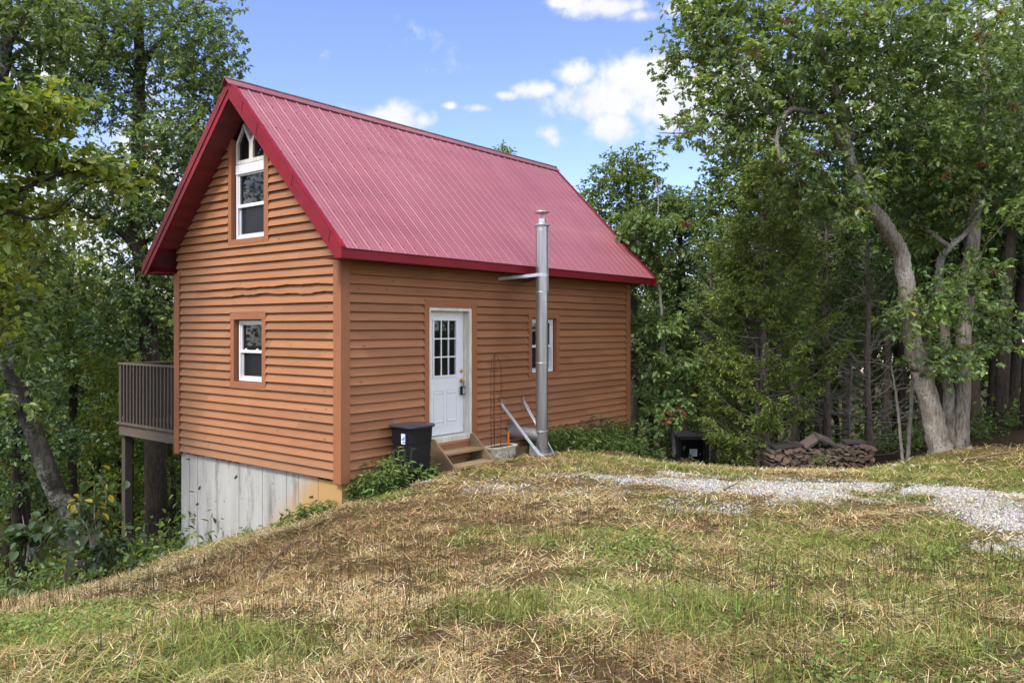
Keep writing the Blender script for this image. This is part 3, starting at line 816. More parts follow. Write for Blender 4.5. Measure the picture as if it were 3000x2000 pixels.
# backing so that nothing shows through openings
# door
def door():
    cs = casing(DOOR, (D_IN[0], D_IN[1], .30, D_IN[3]), 'x', 'casing', False)
    f = MB(); a, b, z0, z1 = 1.737, 2.764, .385, 2.483
    f.box((a, -.026, z0), (a + .045, .17, z1)); f.box((b - .06, -.026, z0), (b, .17, z1)); f.box((a + .045, -.026, z1 - .05), (b - .06, .17, z1))
    f.box((a + .045, .06, z0), (a + .06, .17, z1 - .05)); f.box((b - .075, .06, z0), (b - .06, .17, z1 - .05)); f.box((a + .06, .06, z1 - .066), (b - .075, .17, z1 - .05))
    fr = f.build('door_frame', M_OLDWHITE, cabin)
    MB().box((a, -.045, .345), (b, .17, .384)).box((a - .02, -.04, .30), (b + .02, .0, .344)).build('threshold', M_OLDWHITE, cabin)
    mb = MB(); y = .10
    x0, x1 = a + .0605, b - .0755; gx0, gx1, gz0, gz1 = 1.945, 2.525, 1.345, 2.305
    # slab as four pieces round the glazing so the lights are truly recessed
    for q in (((x0, y, .40), (x1, y + .045, gz0)), ((x0, y, gz1), (x1, y + .045, z1 - .067)), ((x0, y, gz0), (gx0, y + .045, gz1)), ((gx1, y, gz0), (x1, y + .045, gz1))): mb.box(*q)
    dr = mb.build('door', M_DOORW, cabin)
    g = MB(); k = .03
    for (p, q) in (((gx0, gz0), (gx1, gz0 + k)), ((gx0, gz1 - k), (gx1, gz1)), ((gx0, gz0 + k), (gx0 + k, gz1 - k)), ((gx1 - k, gz0 + k), (gx1, gz1 - k))):
        g.box((p[0], y - .014, p[1]), (q[0], y + .03, q[1]))
    for n in (1, 2):
        u = gx0 + k + (gx1 - gx0 - 2 * k) * n / 3; g.box((u - .011, y - .006, gz0 + k), (u + .011, y + .012, gz1 - k))
        v = gz0 + k + (gz1 - gz0 - 2 * k) * n / 3
        for c in range(3):
            s0 = gx0 + k + (gx1 - gx0 - 2 * k) * c / 3 + (.011 if c else 0); s1 = gx0 + k + (gx1 - gx0 - 2 * k) * (c + 1) / 3 - (.011 if c < 2 else 0)
            g.box((s0, y - .006, v - .011), (s1, y + .012, v + .011))
    g.build('grille', M_DOORW, dr)
    MB().box((gx0 + k, y + .02, gz0 + k), (gx1 - k, y + .025, gz1 - k)).build('pane', M_GLASS, dr)
    e = MB()
    for c in (2.09, 2.40):       # two embossed panels: moulding frames
        for (p, q) in (((c - .12, .545), (c + .12, .56)), ((c - .12, 1.125), (c + .12, 1.14)), ((c - .12, .56), (c - .107, 1.125)), ((c + .107, .56), (c + .12, 1.125))):
            e.box((p[0], y - .006, p[1]), (q[0], y - .0005, q[1]))
        e.prism([(c - .095, y - .0005, .60), (c - .095, y - .010, .615), (c - .095, y - .0005, .65)], (.19, 0, 0))
        e.prism([(c - .095, y - .0005, 1.06), (c - .095, y - .010, 1.085), (c - .095, y - .0005, 1.10)], (.19, 0, 0))
    e.build('moulding', M_DOORW, dr)
    def rose(z, r, knob, nm):
        m = MB(); c = (2.625, y, z); pr = [(0, 0), (r, 0), (r, .012), (r * .5, .016)] + ([(r * .45, .03), (r * .8, .045), (r * .85, .06), (r * .6, .072), (0, .076)] if knob else [(r * .5, .02), (0, .022)])
        n = 16; base = len(m.v)
        for (rr, t) in pr:
            for j in range(n):
                q = 2 * math.pi * j / n; m.v.append((c[0] + rr * math.cos(q), c[1] - t, c[2] + rr * math.sin(q)))
        for i in range(len(pr) - 1):
            for j in range(n):
                p0 = base + i * n + j; p1 = base + i * n + (j + 1) % n; m.f.append((p0, p1, p1 + n, p0 + n))
        autosmooth(m.build(nm, M_BRASS, dr))
    rose(1.43, .033, False, 'deadbolt'); rose(1.27, .032, True, 'handle')
    MB().box((2.685, y - .003, 1.40), (2.69, y + .02, 1.47)).build('strike_plate', M_BRASS, dr)
    MB().box((2.683, y - .004, 1.24), (2.69, y + .02, 1.30)).build('strike_plate', M_BRASS, dr)
door()
# interior darkness: shallow boxes behind openings
vb = MB()
vb.box((.25, .25, 0), (L - .2, W - .2, 5.0)).build('interior', M_DARK, cabin) if False else None
# foundation
fz = MB()
fz.box((.022, .02, -2.6), (L - .02, W - .06, -.021))
seams = [.55, 1.02, 1.32, 1.95, 2.6, 3.25, 3.86, 4.13]
found = fz.build('foundation', M_CONC, cabin)
M_SEAM = simple('seam_grime', (.26, .25, .235), .95)
for k, y in enumerate(seams):
    zt, zb = -.03, -.45 - .33 * y
    MB().box((.016, y - .0015, zb), (.0215, y + .0015 + .0015 * (k % 3), zt)).build('form_seam', M_SEAM, found)
for (y, z, a) in ((4.2, -.14, .1), (3.82, -.62, .7), (2.72, -.30, .6), (.75, -.35, .3), (3.9, -.9, .5)):
    MB().bar((.012, y, z), (.004, y - .09 * math.cos(a), z + .09 * math.sin(a)), .012, .016).build('form_tie', M_RUST, found)
rc = MB(); R_ = random.Random(4)
for k in range(60):
    y = R_.choice([R_.uniform(2.6, 4.35), R_.uniform(0, .5)]); s = R_.uniform(.012, .03)
    rc.box((-.008, y, -.022 - s), (.021, y + R_.uniform(.02, .09), -.0205))
tag(rc.build('clay_crumb', simple('clay', (.36, .13, .04), .9, var=.4, scale=(20, 20, 20)), found), kind='stuff')
# roof
RX0, RX1, EY = -.40, 8.34, -.465
def roof_slope(sign):
    mb = MB(); pr = []
    n = int((RX1 - RX0) / .2286) + 1
    x = RX0
    pr.append((x, 0))
    k = 0
    while True:
        c = RX0 + .06 + k * .2286
        if c > RX1 - .03: break
        pr += [(c - .018, 0), (c - .006, .009), (c + .006, .009), (c + .018, 0)]
        for t in (.33, .66):
            m_ = c + .2286 * t
            if m_ < RX1 - .05: pr += [(m_ - .012, 0), (m_, .0038), (m_ + .012, 0)]
        k += 1
    pr.append((RX1, 0))
    cosn, sinn = 1 / math.hypot(1, RSL), RSL / math.hypot(1, RSL)
    def pt(xx, h, y, z): return (xx, y - sign * h * sinn, z + h * cosn) if sign > 0 else (xx, y + h * sinn, z + h * cosn)
    ye = EY - .025 if sign > 0 else W - EY + .025; ze = roof_top(EY - .025) if sign > 0 else roof_top(W - EY + .025)
    base = len(mb.v)
    for (xx, h) in pr:
        mb.v.append(pt(xx, h, ye, ze)); mb.v.append(pt(xx, h, W / 2, RZ))
    for i in range(len(pr) - 1):
        a = base + 2 * i; mb.f.append((a, a + 2, a + 3, a + 1))
    b0 = len(mb.v)   # underside sheet
    for (xx, h) in (pr[0], pr[-1]):
        mb.v.append(pt(xx, -.006, ye, ze)); mb.v.append(pt(xx, -.006, W / 2, RZ))
    mb.f.append((b0, b0 + 1, b0 + 3, b0 + 2))
    return mb, pt
mb, ptr = roof_slope(1)
roof_f = mb.build('roof', M_ROOF, cabin)
mb2, ptb = roof_slope(-1)
roof_b = mb2.build('roof', M_ROOF, cabin)
scw = MB()
for row, t in enumerate((.03, .2, .37, .54, .71, .87)):
    k = 0
    while RX0 + .06 + k * .2286 < RX1 - .05:
        c = RX0 + .06 + k * .2286 + .035
        y = EY + (W / 2 - EY) * t; z = roof_top(y)
        p0 = np.array(ptr(c, .001, y, z)); p1 = np.array(ptr(c, .012, y, z))
        scw.tube([p0, p1], [.0095, .007], 6)
        k += 1
tag(scw.build('screw', simple('screw_head', (.10, .018, .028), .5), roof_f), kind='stuff')
# ridge cap
rcap = MB()
w_ = .10
for sgn in (1, -1):
    rcap.prism([(RX0 - .07, W / 2, RZ + .035), (RX0 - .07, W / 2 - sgn * w_, RZ + .035 - w_ * RSL), (RX0 - .07, W / 2 - sgn * w_, RZ + .028 - w_ * RSL), (RX0 - .07, W / 2, RZ + .028)], (RX1 - RX0 + .14, 0, 0))
rcap.build('ridge_cap', M_ROOF, roof_f)
rr_ = MB(); rr_.tube([(RX0 - .07, W / 2, RZ + .040), (RX1 + .07, W / 2, RZ + .040)], .018, 8)
autosmooth(rr_.build('ridge_roll', M_RIDGE, roof_f))
rcl = MB()
k = 0
while RX0 + .06 + k * .2286 < RX1 - .2:
    c = RX0 + .06 + k * .2286
    p = [ptr(c + .03, .004, W / 2 - w_, RZ - w_ * RSL), ptr(c + .2, .004, W / 2 - w_, RZ - w_ * RSL)]
    rcl.bar(np.array(p[0]) + (0, 0, .008), np.array(p[1]) + (0, 0, .008), .02, .02)
    k += 1
rcl.build('closure_strip', simple('foam_closure', (.06, .008, .012), .8), roof_f)
# rakes (gable end trim) both ends, eave fascia, soffits
M_JOINT = simple('joint_sealant', (.05, .006, .01), .6)
def rake(x0, x1, lip):
    for sg in (1, -1):
        f = lambda y: y if sg > 0 else W - y
        ytip = EY - .028
        m = MB()
        zt = lambda y: roof_top(y)
        lowa, yl = RZ - .27, None
        y310 = W / 2 - (lowa - 3.10) / RSL
        m.prism([(x0, f(ytip), zt(ytip) - .01), (x0, f(W / 2), RZ - .01), (x0, f(W / 2), lowa), (x0, f(y310), 3.10), (x0, f(ytip), 3.10)], (x1 - x0, 0, 0))
        m.build('rake_board', M_FASCIA, roof_f if sg > 0 else roof_b)
        m = MB()  # overlapping metal rake trim, upper band and its lip over the panel
        yt2 = ytip - .006
        m.prism([(x0 - lip * .014, f(yt2), zt(yt2) + .026), (x0 - lip * .014, f(W / 2), RZ + .026), (x0 - lip * .014, f(W / 2), RZ - .135), (x0 - lip * .014, f(yt2), zt(yt2) - .135)], (lip * .013, 0, 0))
        m.prism([(x0 - lip * .014, f(yt2), zt(yt2) + .027), (x0 - lip * .014, f(W / 2), RZ + .027), (x0 - lip * .014, f(W / 2), RZ + .022), (x0 - lip * .014, f(yt2), zt(yt2) + .022)], (lip * .085, 0, 0))
        rt = m.build('rake_trim', M_FASCIA, roof_f if sg > 0 else roof_b)
        for t in (.155, .30, .62, .93):
            y = EY + (W / 2 - EY) * (1 - t)
            if not (sg > 0): continue
            MB().bar((x0 - lip * .0155, f(y), zt(y) + .027), (x0 - lip * .0155, f(y) + .05, zt(y) - .12), .003, .008, (1, 0, 0)).build('trim_joint', M_JOINT, rt)
rake(RX0 + .0, RX0 + .03, 1)
rake(RX1 - .0, RX1 - .03, -1)
for sg in (1, -1):
    f = lambda y: y if sg > 0 else W - y
    m = MB(); m.box((RX0 + .031, f(EY - .001), 3.10), (RX1 - .031, f(EY + .02), roof_top(EY) - .018))
    m.build('eave_fascia', M_FASCIA, roof_f if sg > 0 else roof_b)
    m = MB(); m.box((RX0 + .035, f(EY + .021), 3.112), (RX1 - .035, f(-.0), 3.12)); m.build('soffit', M_SOFFIT, roof_f if sg > 0 else roof_b)
    # sloping soffit under the gable overhang, as boards with open joints
    nb = 19
    for (xa, xb) in ((RX0 + .031, -.001), (L + .001, RX1 - .031)):
        m = MB()
        for k in range(1, nb):
            ya = -.06 + (W / 2 + .06) * k / nb + .0005; yb = -.06 + (W / 2 + .06) * (k + 1) / nb
            m.prism([(xa, f(ya), roof_top(ya) - .262), (xa, f(yb), roof_top(yb) - .262), (xa, f(yb), roof_top(yb) - .245), (xa, f(ya), roof_top(ya) - .245)], (xb - xa, 0, 0))
        m.build('soffit', M_SOFFIT, roof_f if sg > 0 else roof_b)
# soffit vents: perforated strip seen as dark slots
k = 0
while .2 + k * .26 < L:
    MB().box((.2 + k * .26, -.36, 3.108), (.2 + k * .26 + .17, -.12, 3.1115)).build('soffit_vent', M_DARK, roof_f); k += 1

# ------------------------------------------------------------------ deck at the back
deck = thing('deck', 'grey weathered wooden deck on tall posts behind the cabin', 'deck', (0, W, 0))
DY0, DY1, DX0, DX1 = W + .02, 6.70, .05, 3.2
def dbox(nm, a, b, m=M_DECK): return MB().box(a, b).build(nm, m, deck)
dbox('rim_joist', (DX0 - .04, DY0, .08), (DX0, DY1, .29), M_DECKH)
dbox('rim_joist', (DX0, DY1, .08), (DX1, DY1 + .04, .29), M_DECKH)
fl = MB()
y = DY0
while y < DY1 - .02: fl.box((DX0 - .08, y, .291), (DX1, min(y + .135, DY1 + .08), .325)); y += .142
fl.build('floor', M_DECKH, deck)
for (px_, py_) in ((DX0 + .02, DY1 - .12), (DX1 - .2, DY1 - .12)):
    dbox('post', (px_, py_, gz(px_, py_) - .3), (px_ + .14, py_ + .14, .289))
dbox('post', (DX0 - .03, DY1 - .06, .326), (DX0 + .06, DY1 + .03, 1.44))
dbox('rail', (DX0 - .05, DY0, 1.441), (DX0 + .06, DY1 + .04, 1.475), M_DECKH)
dbox('rail', (DX0 + .0605, DY1 - .06, 1.441), (DX1, DY1 + .04, 1.475), M_DECKH)
dbox('rail', (DX0 - .008, DY0, .36), (DX0 + .03, DY1 - .062, .43), M_DECKH)
bal = None
y = DY0 + .08; R_ = random.Random(2)
while y < DY1 - .1:
    t = R_.uniform(-.008, .008)
    MB().prism([(DX0 - .046, y, .345), (DX0 - .046, y + .045, .345), (DX0 - .046, y + .045 + t, 1.44), (DX0 - .046, y + t, 1.44)], (.036, 0, 0)).build('baluster', M_DECK, deck)
    y += .128
x = DX0 + .15
while x < DX1:
    MB().box((x, DY1 - .03, .345), (x + .045, DY1 + .006, 1.44)).build('baluster', M_DECK, deck); x += .13

# ------------------------------------------------------------------ stove pipe chimney
CX, CY_, CR = 3.844, -.70, .108
ch = thing('chimney_pipe', 'shiny steel stove-pipe chimney standing against the long wall with cap and wall strap', 'chimney', (CX, CY_, -.05))
def vpipe(z0, z1, r, nm='pipe_section'):
    m = MB(); m.lathe((CX, CY_, 0), [(r, z0), (r, z1)], 32)
    o = autosmooth(m.build(nm, M_STEEL, ch)); return o
for z0, z1 in ((-.03, .36), (.366, 1.545), (1.551, 2.775), (2.781, 3.93)): vpipe(z0, z1, CR)
for z in (.363, 1.548, 2.778, 3.86):
    autosmooth(MB().lathe((CX, CY_, z), [(CR - .002, -.012), (CR + .004, -.008), (CR + .004, -.002), (CR + .001, 0), (CR + .004, .003), (CR + .004, .009), (CR - .002, .012)], 32).build('locking_band', M_GALV, ch), 60)
# vertical seams
MB().box((CX + .04, CY_ - CR - .001, 2.79), (CX + .046, CY_ - CR + .02, 3.9)).build('seam', M_GALV, ch)
autosmooth(MB().lathe((CX, CY_, 3.93), [(CR, -.02), (CR + .028, 0), (CR + .030, .006), (CR * .62, .05), (CR * .62, .12), (CR * .56, .12), (CR * .56, .0)], 32).build('storm_collar', M_GALV, ch))
autosmooth(MB().lathe((CX, CY_, 4.17), [(.0, .018), (CR + .012, .012), (CR + .018, .0), (CR + .006, -.022), (CR * .8, -.03), (0, -.028)], 28).build('rain_cap', simple('cap_metal', (.42, .36, .35), .35, .7), ch))
for t in (.4, 2.5, 4.6): MB().bar((CX + .055 * math.cos(t), CY_ + .055 * math.sin(t), 4.0), (CX + .05 * math.cos(t), CY_ + .05 * math.sin(t), 4.15), .016, .004).build('cap_leg', M_GALV, ch)
# tee to the wall
m = MB(); m.tube([(CX, CY_ + .02, .285), (CX, -.18, .285)], CR * 1.0, 32, False)
autosmooth(m.build('tee_pipe', M_GALV, ch))
autosmooth(MB().tube([(CX, -.19, .285), (CX, -.17, .285)], CR * 1.03, 32, False).build('locking_band', M_GALV, ch))
autosmooth(MB().tube([(CX, -.18, .285), (CX, .03, .285)], CR * .985, 32, False).build('thimble', M_GALV, ch))
MB().box((CX - .15, -.042, .14), (CX + .15, -.038, .47)).build('wall_plate', simple('dull_plate', (.11, .12, .11), .5, .5, var=.5, scale=(6, 6, 6)), ch)
# strap round the pipe and its arms to the wall
z = 3.075
autosmooth(MB().lathe((CX, CY_, z), [(CR, -.03), (CR + .004, -.03), (CR + .004, .03), (CR, .03)], 32).build('wall_band', M_GALV, ch))
for s in (-1, 1):
    MB().bar((CX + s * (CR + .003), CY_ - .02, z), (CX + s * .40, -.035, 3.01), .004, .055).build('wall_strap', M_GALV, ch)
# support base: plate, gussets and two long braces going up to the wall
MB().box((CX - .17, CY_ - .15, -.045), (CX + .17, CY_ + .14, -.033)).build('base_plate', M_GALV, ch)
for s in (-1, 1):
    MB().prism([(CX + s * .172, CY_ - .15, -.05), (CX + s * .172, CY_ + .14, -.05), (CX + s * .172, CY_ + .14, .16), (CX + s * .172, CY_ - .02, .1)], (s * .003, 0, 0)).build('gusset', M_GALV, ch)
for s in (-1, 1):
    a = np.array((CX + s * .185, CY_ - .10, -.04)); b = np.array((CX + s * .32 - .02, -.055, .83))
    q = MB(); q.bar(a, b, .045, .004, (s * 1, -.3, .2)); q.bar(a + (s * .002, -.022, .0), b + (s * .002, -.022, 0), .004, .02, (s * 1, -.3, .2)); q.bar(a + (s * .002, .022, .0), b + (s * .002, .022, 0), .004, .02, (s * 1, -.3, .2))
    br = q.build('brace', M_GALV, ch)
    MB().box(b + (-.014, -.012, -.02), b + (.014, .022, .07)).build('brace_foot', M_GALV, br)
for dx in (-.045, .03): MB().tube([(CX + dx + .0, CY_ - math.sqrt(CR ** 2 - (dx) ** 2) + .003, .05), (CX + dx, CY_ - math.sqrt(CR ** 2 - dx ** 2) - .001, .05)], .008, 10).build('rivet_hole', M_DARK, ch)
# timber cribbing under the chimney base
crib = thing('timber_blocks', 'low weathered timber frame on the ground under the steel chimney base', 'timber block', (CX, -.62, -.2))
for a, b in (((3.52, -.82, -.2), (3.60, -.25, -.055)), ((4.02, -.82, -.2), (4.10, -.25, -.055)), ((3.601, -.82, -.2), (4.019, -.75, -.052)), ((3.50, -.20, -.2), (4.1, -.12, .02))):
    MB().box(a, b).build('beam', M_STEP, crib)

# ------------------------------------------------------------------ steps
st = thing('entry_steps', 'small two-tread wooden steps below the white door', 'steps', (2.25, -.3, -.1))
for x in (1.76, 2.70):
    z_b = -.16
    MB().prism([(x, -.035, .375), (x, -.035, .15), (x, -.035, z_b), (x, -.30, z_b), (x, -.62, z_b), (x, -.63, -.10), (x, -.10, .39)], (.038, 0, 0)).build('stringer', M_STEP, st)
MB().box((1.80, -.335, .135), (2.698, -.07, .172)).build('tread', M_TREAD, st)
MB().prism([(1.80, -.585, -.055), (2.698, -.585, -.055), (2.698, -.30, -.055), (1.80, -.30, -.055)], (0, 0, .038)).build('tread', M_TREAD, st)
MB().box((1.80, -.034, .0), (2.698, -.028, .29)).build('riser', M_SIDE, st)

# ------------------------------------------------------------------ dustbin
bx, by, bz = 1.03, -.37, -.11
bin_ = thing('trash_can', 'black plastic rubbish bin with lid beside the wooden steps', 'trash can', (bx, by, bz))
def rrect(w, d, r, n=5):
    out = []
    for (sx, sy, a0) in ((1, 1, 0), (-1, 1, 90), (-1, -1, 180), (1, -1, 270)):
        for k in range(n + 1):
            a = math.radians(a0 + 90 * k / n)
            out.append((sx * (w / 2 - r) + r * math.cos(a), sy * (d / 2 - r) + r * math.sin(a)))
    return out
def loft(rings):
    m = MB(); n = len(rings[0][0])
    for poly, z in rings:
        for (x, y) in poly: m.v.append((bx + x, by + y, bz + z))
    for k in range(len(rings) - 1):
        for j in range(n):
            a = k * n + j; b = k * n + (j + 1) % n; m.f.append((a, b, b + n, a + n))
    m.f.append(tuple(range(n - 1, -1, -1))); m.f.append(tuple(range((len(rings) - 1) * n, len(rings) * n)))
    return m
autosmooth(loft([(rrect(.40, .38, .05), 0), (rrect(.44, .42, .06), .56), (rrect(.455, .435, .06), .565), (rrect(.475, .45, .06), .77), (rrect(.49, .465, .06), .80)]).build('body', M_BLACK, bin_), 35)
lid = autosmooth(loft([(rrect(.53, .50, .07), .792), (rrect(.545, .515, .07), .80), (rrect(.545, .515, .07), .818), (rrect(.50, .47, .07), .832), (rrect(.30, .28, .05), .840)]).build('lid', M_LID, bin_), 35)
MB().tube([(bx + .245, by - .14, bz + .805), (bx + .305, by - .14, bz + .815), (bx + .305, by + .14, bz + .815), (bx + .245, by + .14, bz + .805)], .014, 8).build('handle', M_BLACK, bin_)
sx = bx - .233
sk = MB().box((sx - .0075, by - .10, bz + .56), (sx - .0055, by - .02, bz + .71)).build('sticker', M_PAPER, bin_)
q = MB(); R_ = random.Random(9)
q.box((sx - .0095, by - .095, bz + .575), (sx - .0076, by - .045, bz + .60)).box((sx - .0095, by - .075, bz + .615), (sx - .0076, by - .03, bz + .645)).prism([(sx - .0095, by - .09, bz + .61), (sx - .0095, by - .05, bz + .66), (sx - .0095, by - .09, bz + .68)], (.0018, 0, 0))
q.build('emblem', M_BLUE, sk)

# ------------------------------------------------------------------ key lockbox on the door handle
kb = thing('key_lockbox', 'small black key lockbox with grey face hanging from the brass door handle', 'lockbox', (2.625, .04, 1.08))
MB().box((2.59, .035, 1.03), (2.665, .08, 1.17)).build('case', M_BLACK, kb)
MB().box((2.602, .028, 1.05), (2.648, .0345, 1.155)).build('face', simple('lockbox_grey', (.35, .36, .38), .4), kb)
MB().tube([(2.605, .058, 1.17), (2.605, .058, 1.235), (2.612, .058, 1.265), (2.64, .058, 1.265), (2.648, .058, 1.235), (2.648, .058, 1.17)], .005, 8).build('shackle', M_BLACK, kb)
MB().box((2.613, .0255, 1.125), (2.637, .0279, 1.145)).build('button', M_INK, kb)

# ------------------------------------------------------------------ planter, trellis, stake
pl = thing('planter', 'grey cast-stone planter with scrollwork between the steps and the chimney', 'planter', (3.15, -.34, -.12))
def oval(a, b, n=28): return [(a * math.copysign(abs(math.cos(t)) ** .55, math.cos(t)), b * math.copysign(abs(math.sin(t)) ** .7, math.sin(t))) for t in [2 * math.pi * k / n for k in range(n)]]
def loft_at(c, rings, cap0=True, cap1=True):
    m = MB(); n = len(rings[0][0])
    for poly, z in rings:
        for (x, y) in poly: m.v.append((c[0] + x, c[1] + y, c[2] + z))
    for k in range(len(rings) - 1):
        for j in range(n):
            a = k * n + j; b = k * n + (j + 1) % n; m.f.append((a, b, b + n, a + n))
    if cap0: m.f.append(tuple(range(n - 1, -1, -1)))
    if cap1: m.f.append(tuple(range((len(rings) - 1) * n, len(rings) * n)))
    return m
pc = (3.15, -.34, -.12)
autosmooth(loft_at(pc, [(oval(.25, .10), 0), (oval(.27, .115), .03), (oval(.325, .145), .2), (oval(.335, .15), .235)]).build('bowl', M_STONE, pl))
autosmooth(loft_at(pc, [(oval(.33, .145), .2355), (oval(.355, .17), .238), (oval(.36, .175), .268), (oval(.325, .14), .272), (oval(.31, .13), .25)], True, False).build('rim', M_STONE, pl), 50)
loft_at(pc, [(oval(.312, .132), .249), (oval(.30, .12), .256)]).build('soil', M_SOIL, pl)
sc = MB()
for c0 in (-.2, -.05, .1, .24):
    for sg in (1, -1):
        pts = []
        for k in range(22):
            t = k / 21 * 2.6 * math.pi; r = .052 * (1 - k / 26)
            x = c0 + sg * (r * math.cos(t) - .0) ; zz = .115 + r * math.sin(t) * 1.05
            b_ = .115 + (zz - .03) / .17 * .03
            xx = max(-.32, min(.32, x)); yb = -(b_ * (max(0, 1 - abs(xx / .335) ** 3.6)) ** .5) - .004
            pts.append((pc[0] + xx, pc[1] + yb, pc[2] + zz))
        sc.tube(pts, .010, 6)
autosmooth(sc.build('scrollwork', M_STONE, pl), 60)
tr = thing('wire_trellis', 'tall rusty wire trellis with pointed top standing in the stone planter', 'trellis', (3.05, -.33, .13))
tw = MB(); tc_ = (3.05, -.30); hw = .10
legs = [(-hw, -.05), (hw, -.05), (-hw * .4, .06), (hw * .5, .05)]
for (ax_, ay_) in legs:
    tw.tube([(tc_[0] + ax_ * .78, tc_[1] + ay_, .09), (tc_[0] + ax_, tc_[1] + ay_, .6), (tc_[0] + ax_, tc_[1] + ay_, 1.42), (tc_[0] + ax_ * .85, tc_[1] + ay_ * .8, 1.56), (tc_[0] + ax_ * .45, tc_[1] + ay_ * .4, 1.66), (tc_[0], tc_[1], 1.73)], .0055, 5)
z = .22
while z < 1.15:
    lp = [(tc_[0] + legs[k][0] * 1.0, tc_[1] + legs[k][1], z + .004 * k) for k in (0, 1, 3, 2, 0)]
    tw.tube(lp, .0045, 5, False); z += .135
tw.tube([(tc_[0] + legs[k][0], tc_[1] + legs[k][1], 1.42) for k in (0, 1, 3, 2, 0)], .0045, 5, False)
tw.build('wire', M_RUST, tr)
stk = thing('orange_stake', 'orange marker stake standing upright in the back of the stone planter', 'stake', (3.40, -.30, .13))
MB().tube([(3.40, -.30, .10), (3.402, -.302, .30), (3.40, -.30, .36)], [.022, .022, .014], 8).build('stake_body', M_ORANGE, stk)

# ------------------------------------------------------------------ trees
class Skel:
    def __init__(s): s.p, s.r, s.tubes = [], [], []
    def limb(s, pts, rad, sides=8, sub=6, jit=.0, rng=NR):
        pts = np.array(pts, float); rad = np.array(rad, float)
        # Catmull-Rom through the given points
        q = np.vstack([2 * pts[0] - pts[1], pts, 2 * pts[-1] - pts[-2]]); P_, R_ = [], []
        for i in range(len(pts) - 1):
            a, b, c, d = q[i], q[i + 1], q[i + 2], q[i + 3]
            for t in np.linspace(0, 1, sub, endpoint=False):
                P_.append(.5 * ((2 * b) + (c - a) * t + (2 * a - 5 * b + 4 * c - d) * t * t + (3 * b - a - 3 * c + d) * t ** 3)); R_.append(rad[i] * (1 - t) + rad[i + 1] * t)
        P_.append(pts[-1]); R_.append(rad[-1])
        P_ = np.array(P_); R_ = np.array(R_)
        if jit: P_[1:-1] += rng.normal(0, jit, P_[1:-1].shape) * np.clip(R_[1:-1, None] / .1, .3, 1)
        s.tubes.append((P_, R_, sides)); s.p += list(P_); s.r += list(R_)
    def reach(s, c, rng, rmax=.05, wig=.12):
        "grow a branch from the nearest sensible node to point c"
        A = np.array(s.p); d = np.linalg.norm(A - c, axis=1) * (1 + .7 * np.clip((A[:, 2] - c[2]) / 1.5, 0, 1)) + .25 * (np.array(s.r) < .012)
        k = int(np.argmin(d)); a = A[k]; D = np.linalg.norm(c - a)
        if D < .15: return
        n = max(3, int(D / .3) + 1)
        t = np.linspace(0, 1, n)[:, None]
        mid = (a + c) / 2 + np.array([0, 0, .10 * D]) + rng.normal(0, wig * D, 3)
        p = (1 - t) ** 2 * a + 2 * t * (1 - t) * mid + t * t * c
        p[1:-1] += rng.normal(0, .035, p[1:-1].shape)
        r0 = min(s.r[k] * .7, .010 + .011 * D, rmax); r = r0 + (.006 - r0) * t[:, 0]
        s.tubes.append((p, r, 5 if r0 > .02 else 4)); s.p += list(p[1:]); s.r += list(r[1:])
    def mesh(s, name, m, parent):
        Vs, Fs = [], []; base = 0
        for (pts, rad, n) in s.tubes:
            k = len(pts); d = np.gradient(pts, axis=0); d = unit(d)
            ref = np.array([.31, .95, .02]) if abs(d[0][2]) > .6 else np.array([0, 0, 1.0])
            r = unit(np.cross(d, ref)); q = np.cross(d, r)
            th = 2 * np.pi * np.arange(n) / n
            wob = 1 + .10 * np.sin(3 * th + base)[None, :] if n > 7 else 1
            V = pts[:, None, :] + (r[:, None, :] * np.cos(th)[None, :, None] + q[:, None, :] * np.sin(th)[None, :, None]) * ((rad[:, None] * wob) if n > 7 else rad[:, None] * np.ones((1, n)))[..., None]
            Vs.append(V.reshape(-1, 3))
            i = np.arange(k - 1)[:, None] * n; j = np.arange(n)[None]; j2 = (j + 1) % n
            Fs.append(np.stack([i + j, i + j2, i + n + j2, i + n + j], -1).reshape(-1, 4) + base); base += k * n
        o = np_object(name, np.concatenate(Vs), np.concatenate(Fs), m, parent)
        o.data.shade_smooth(); return o

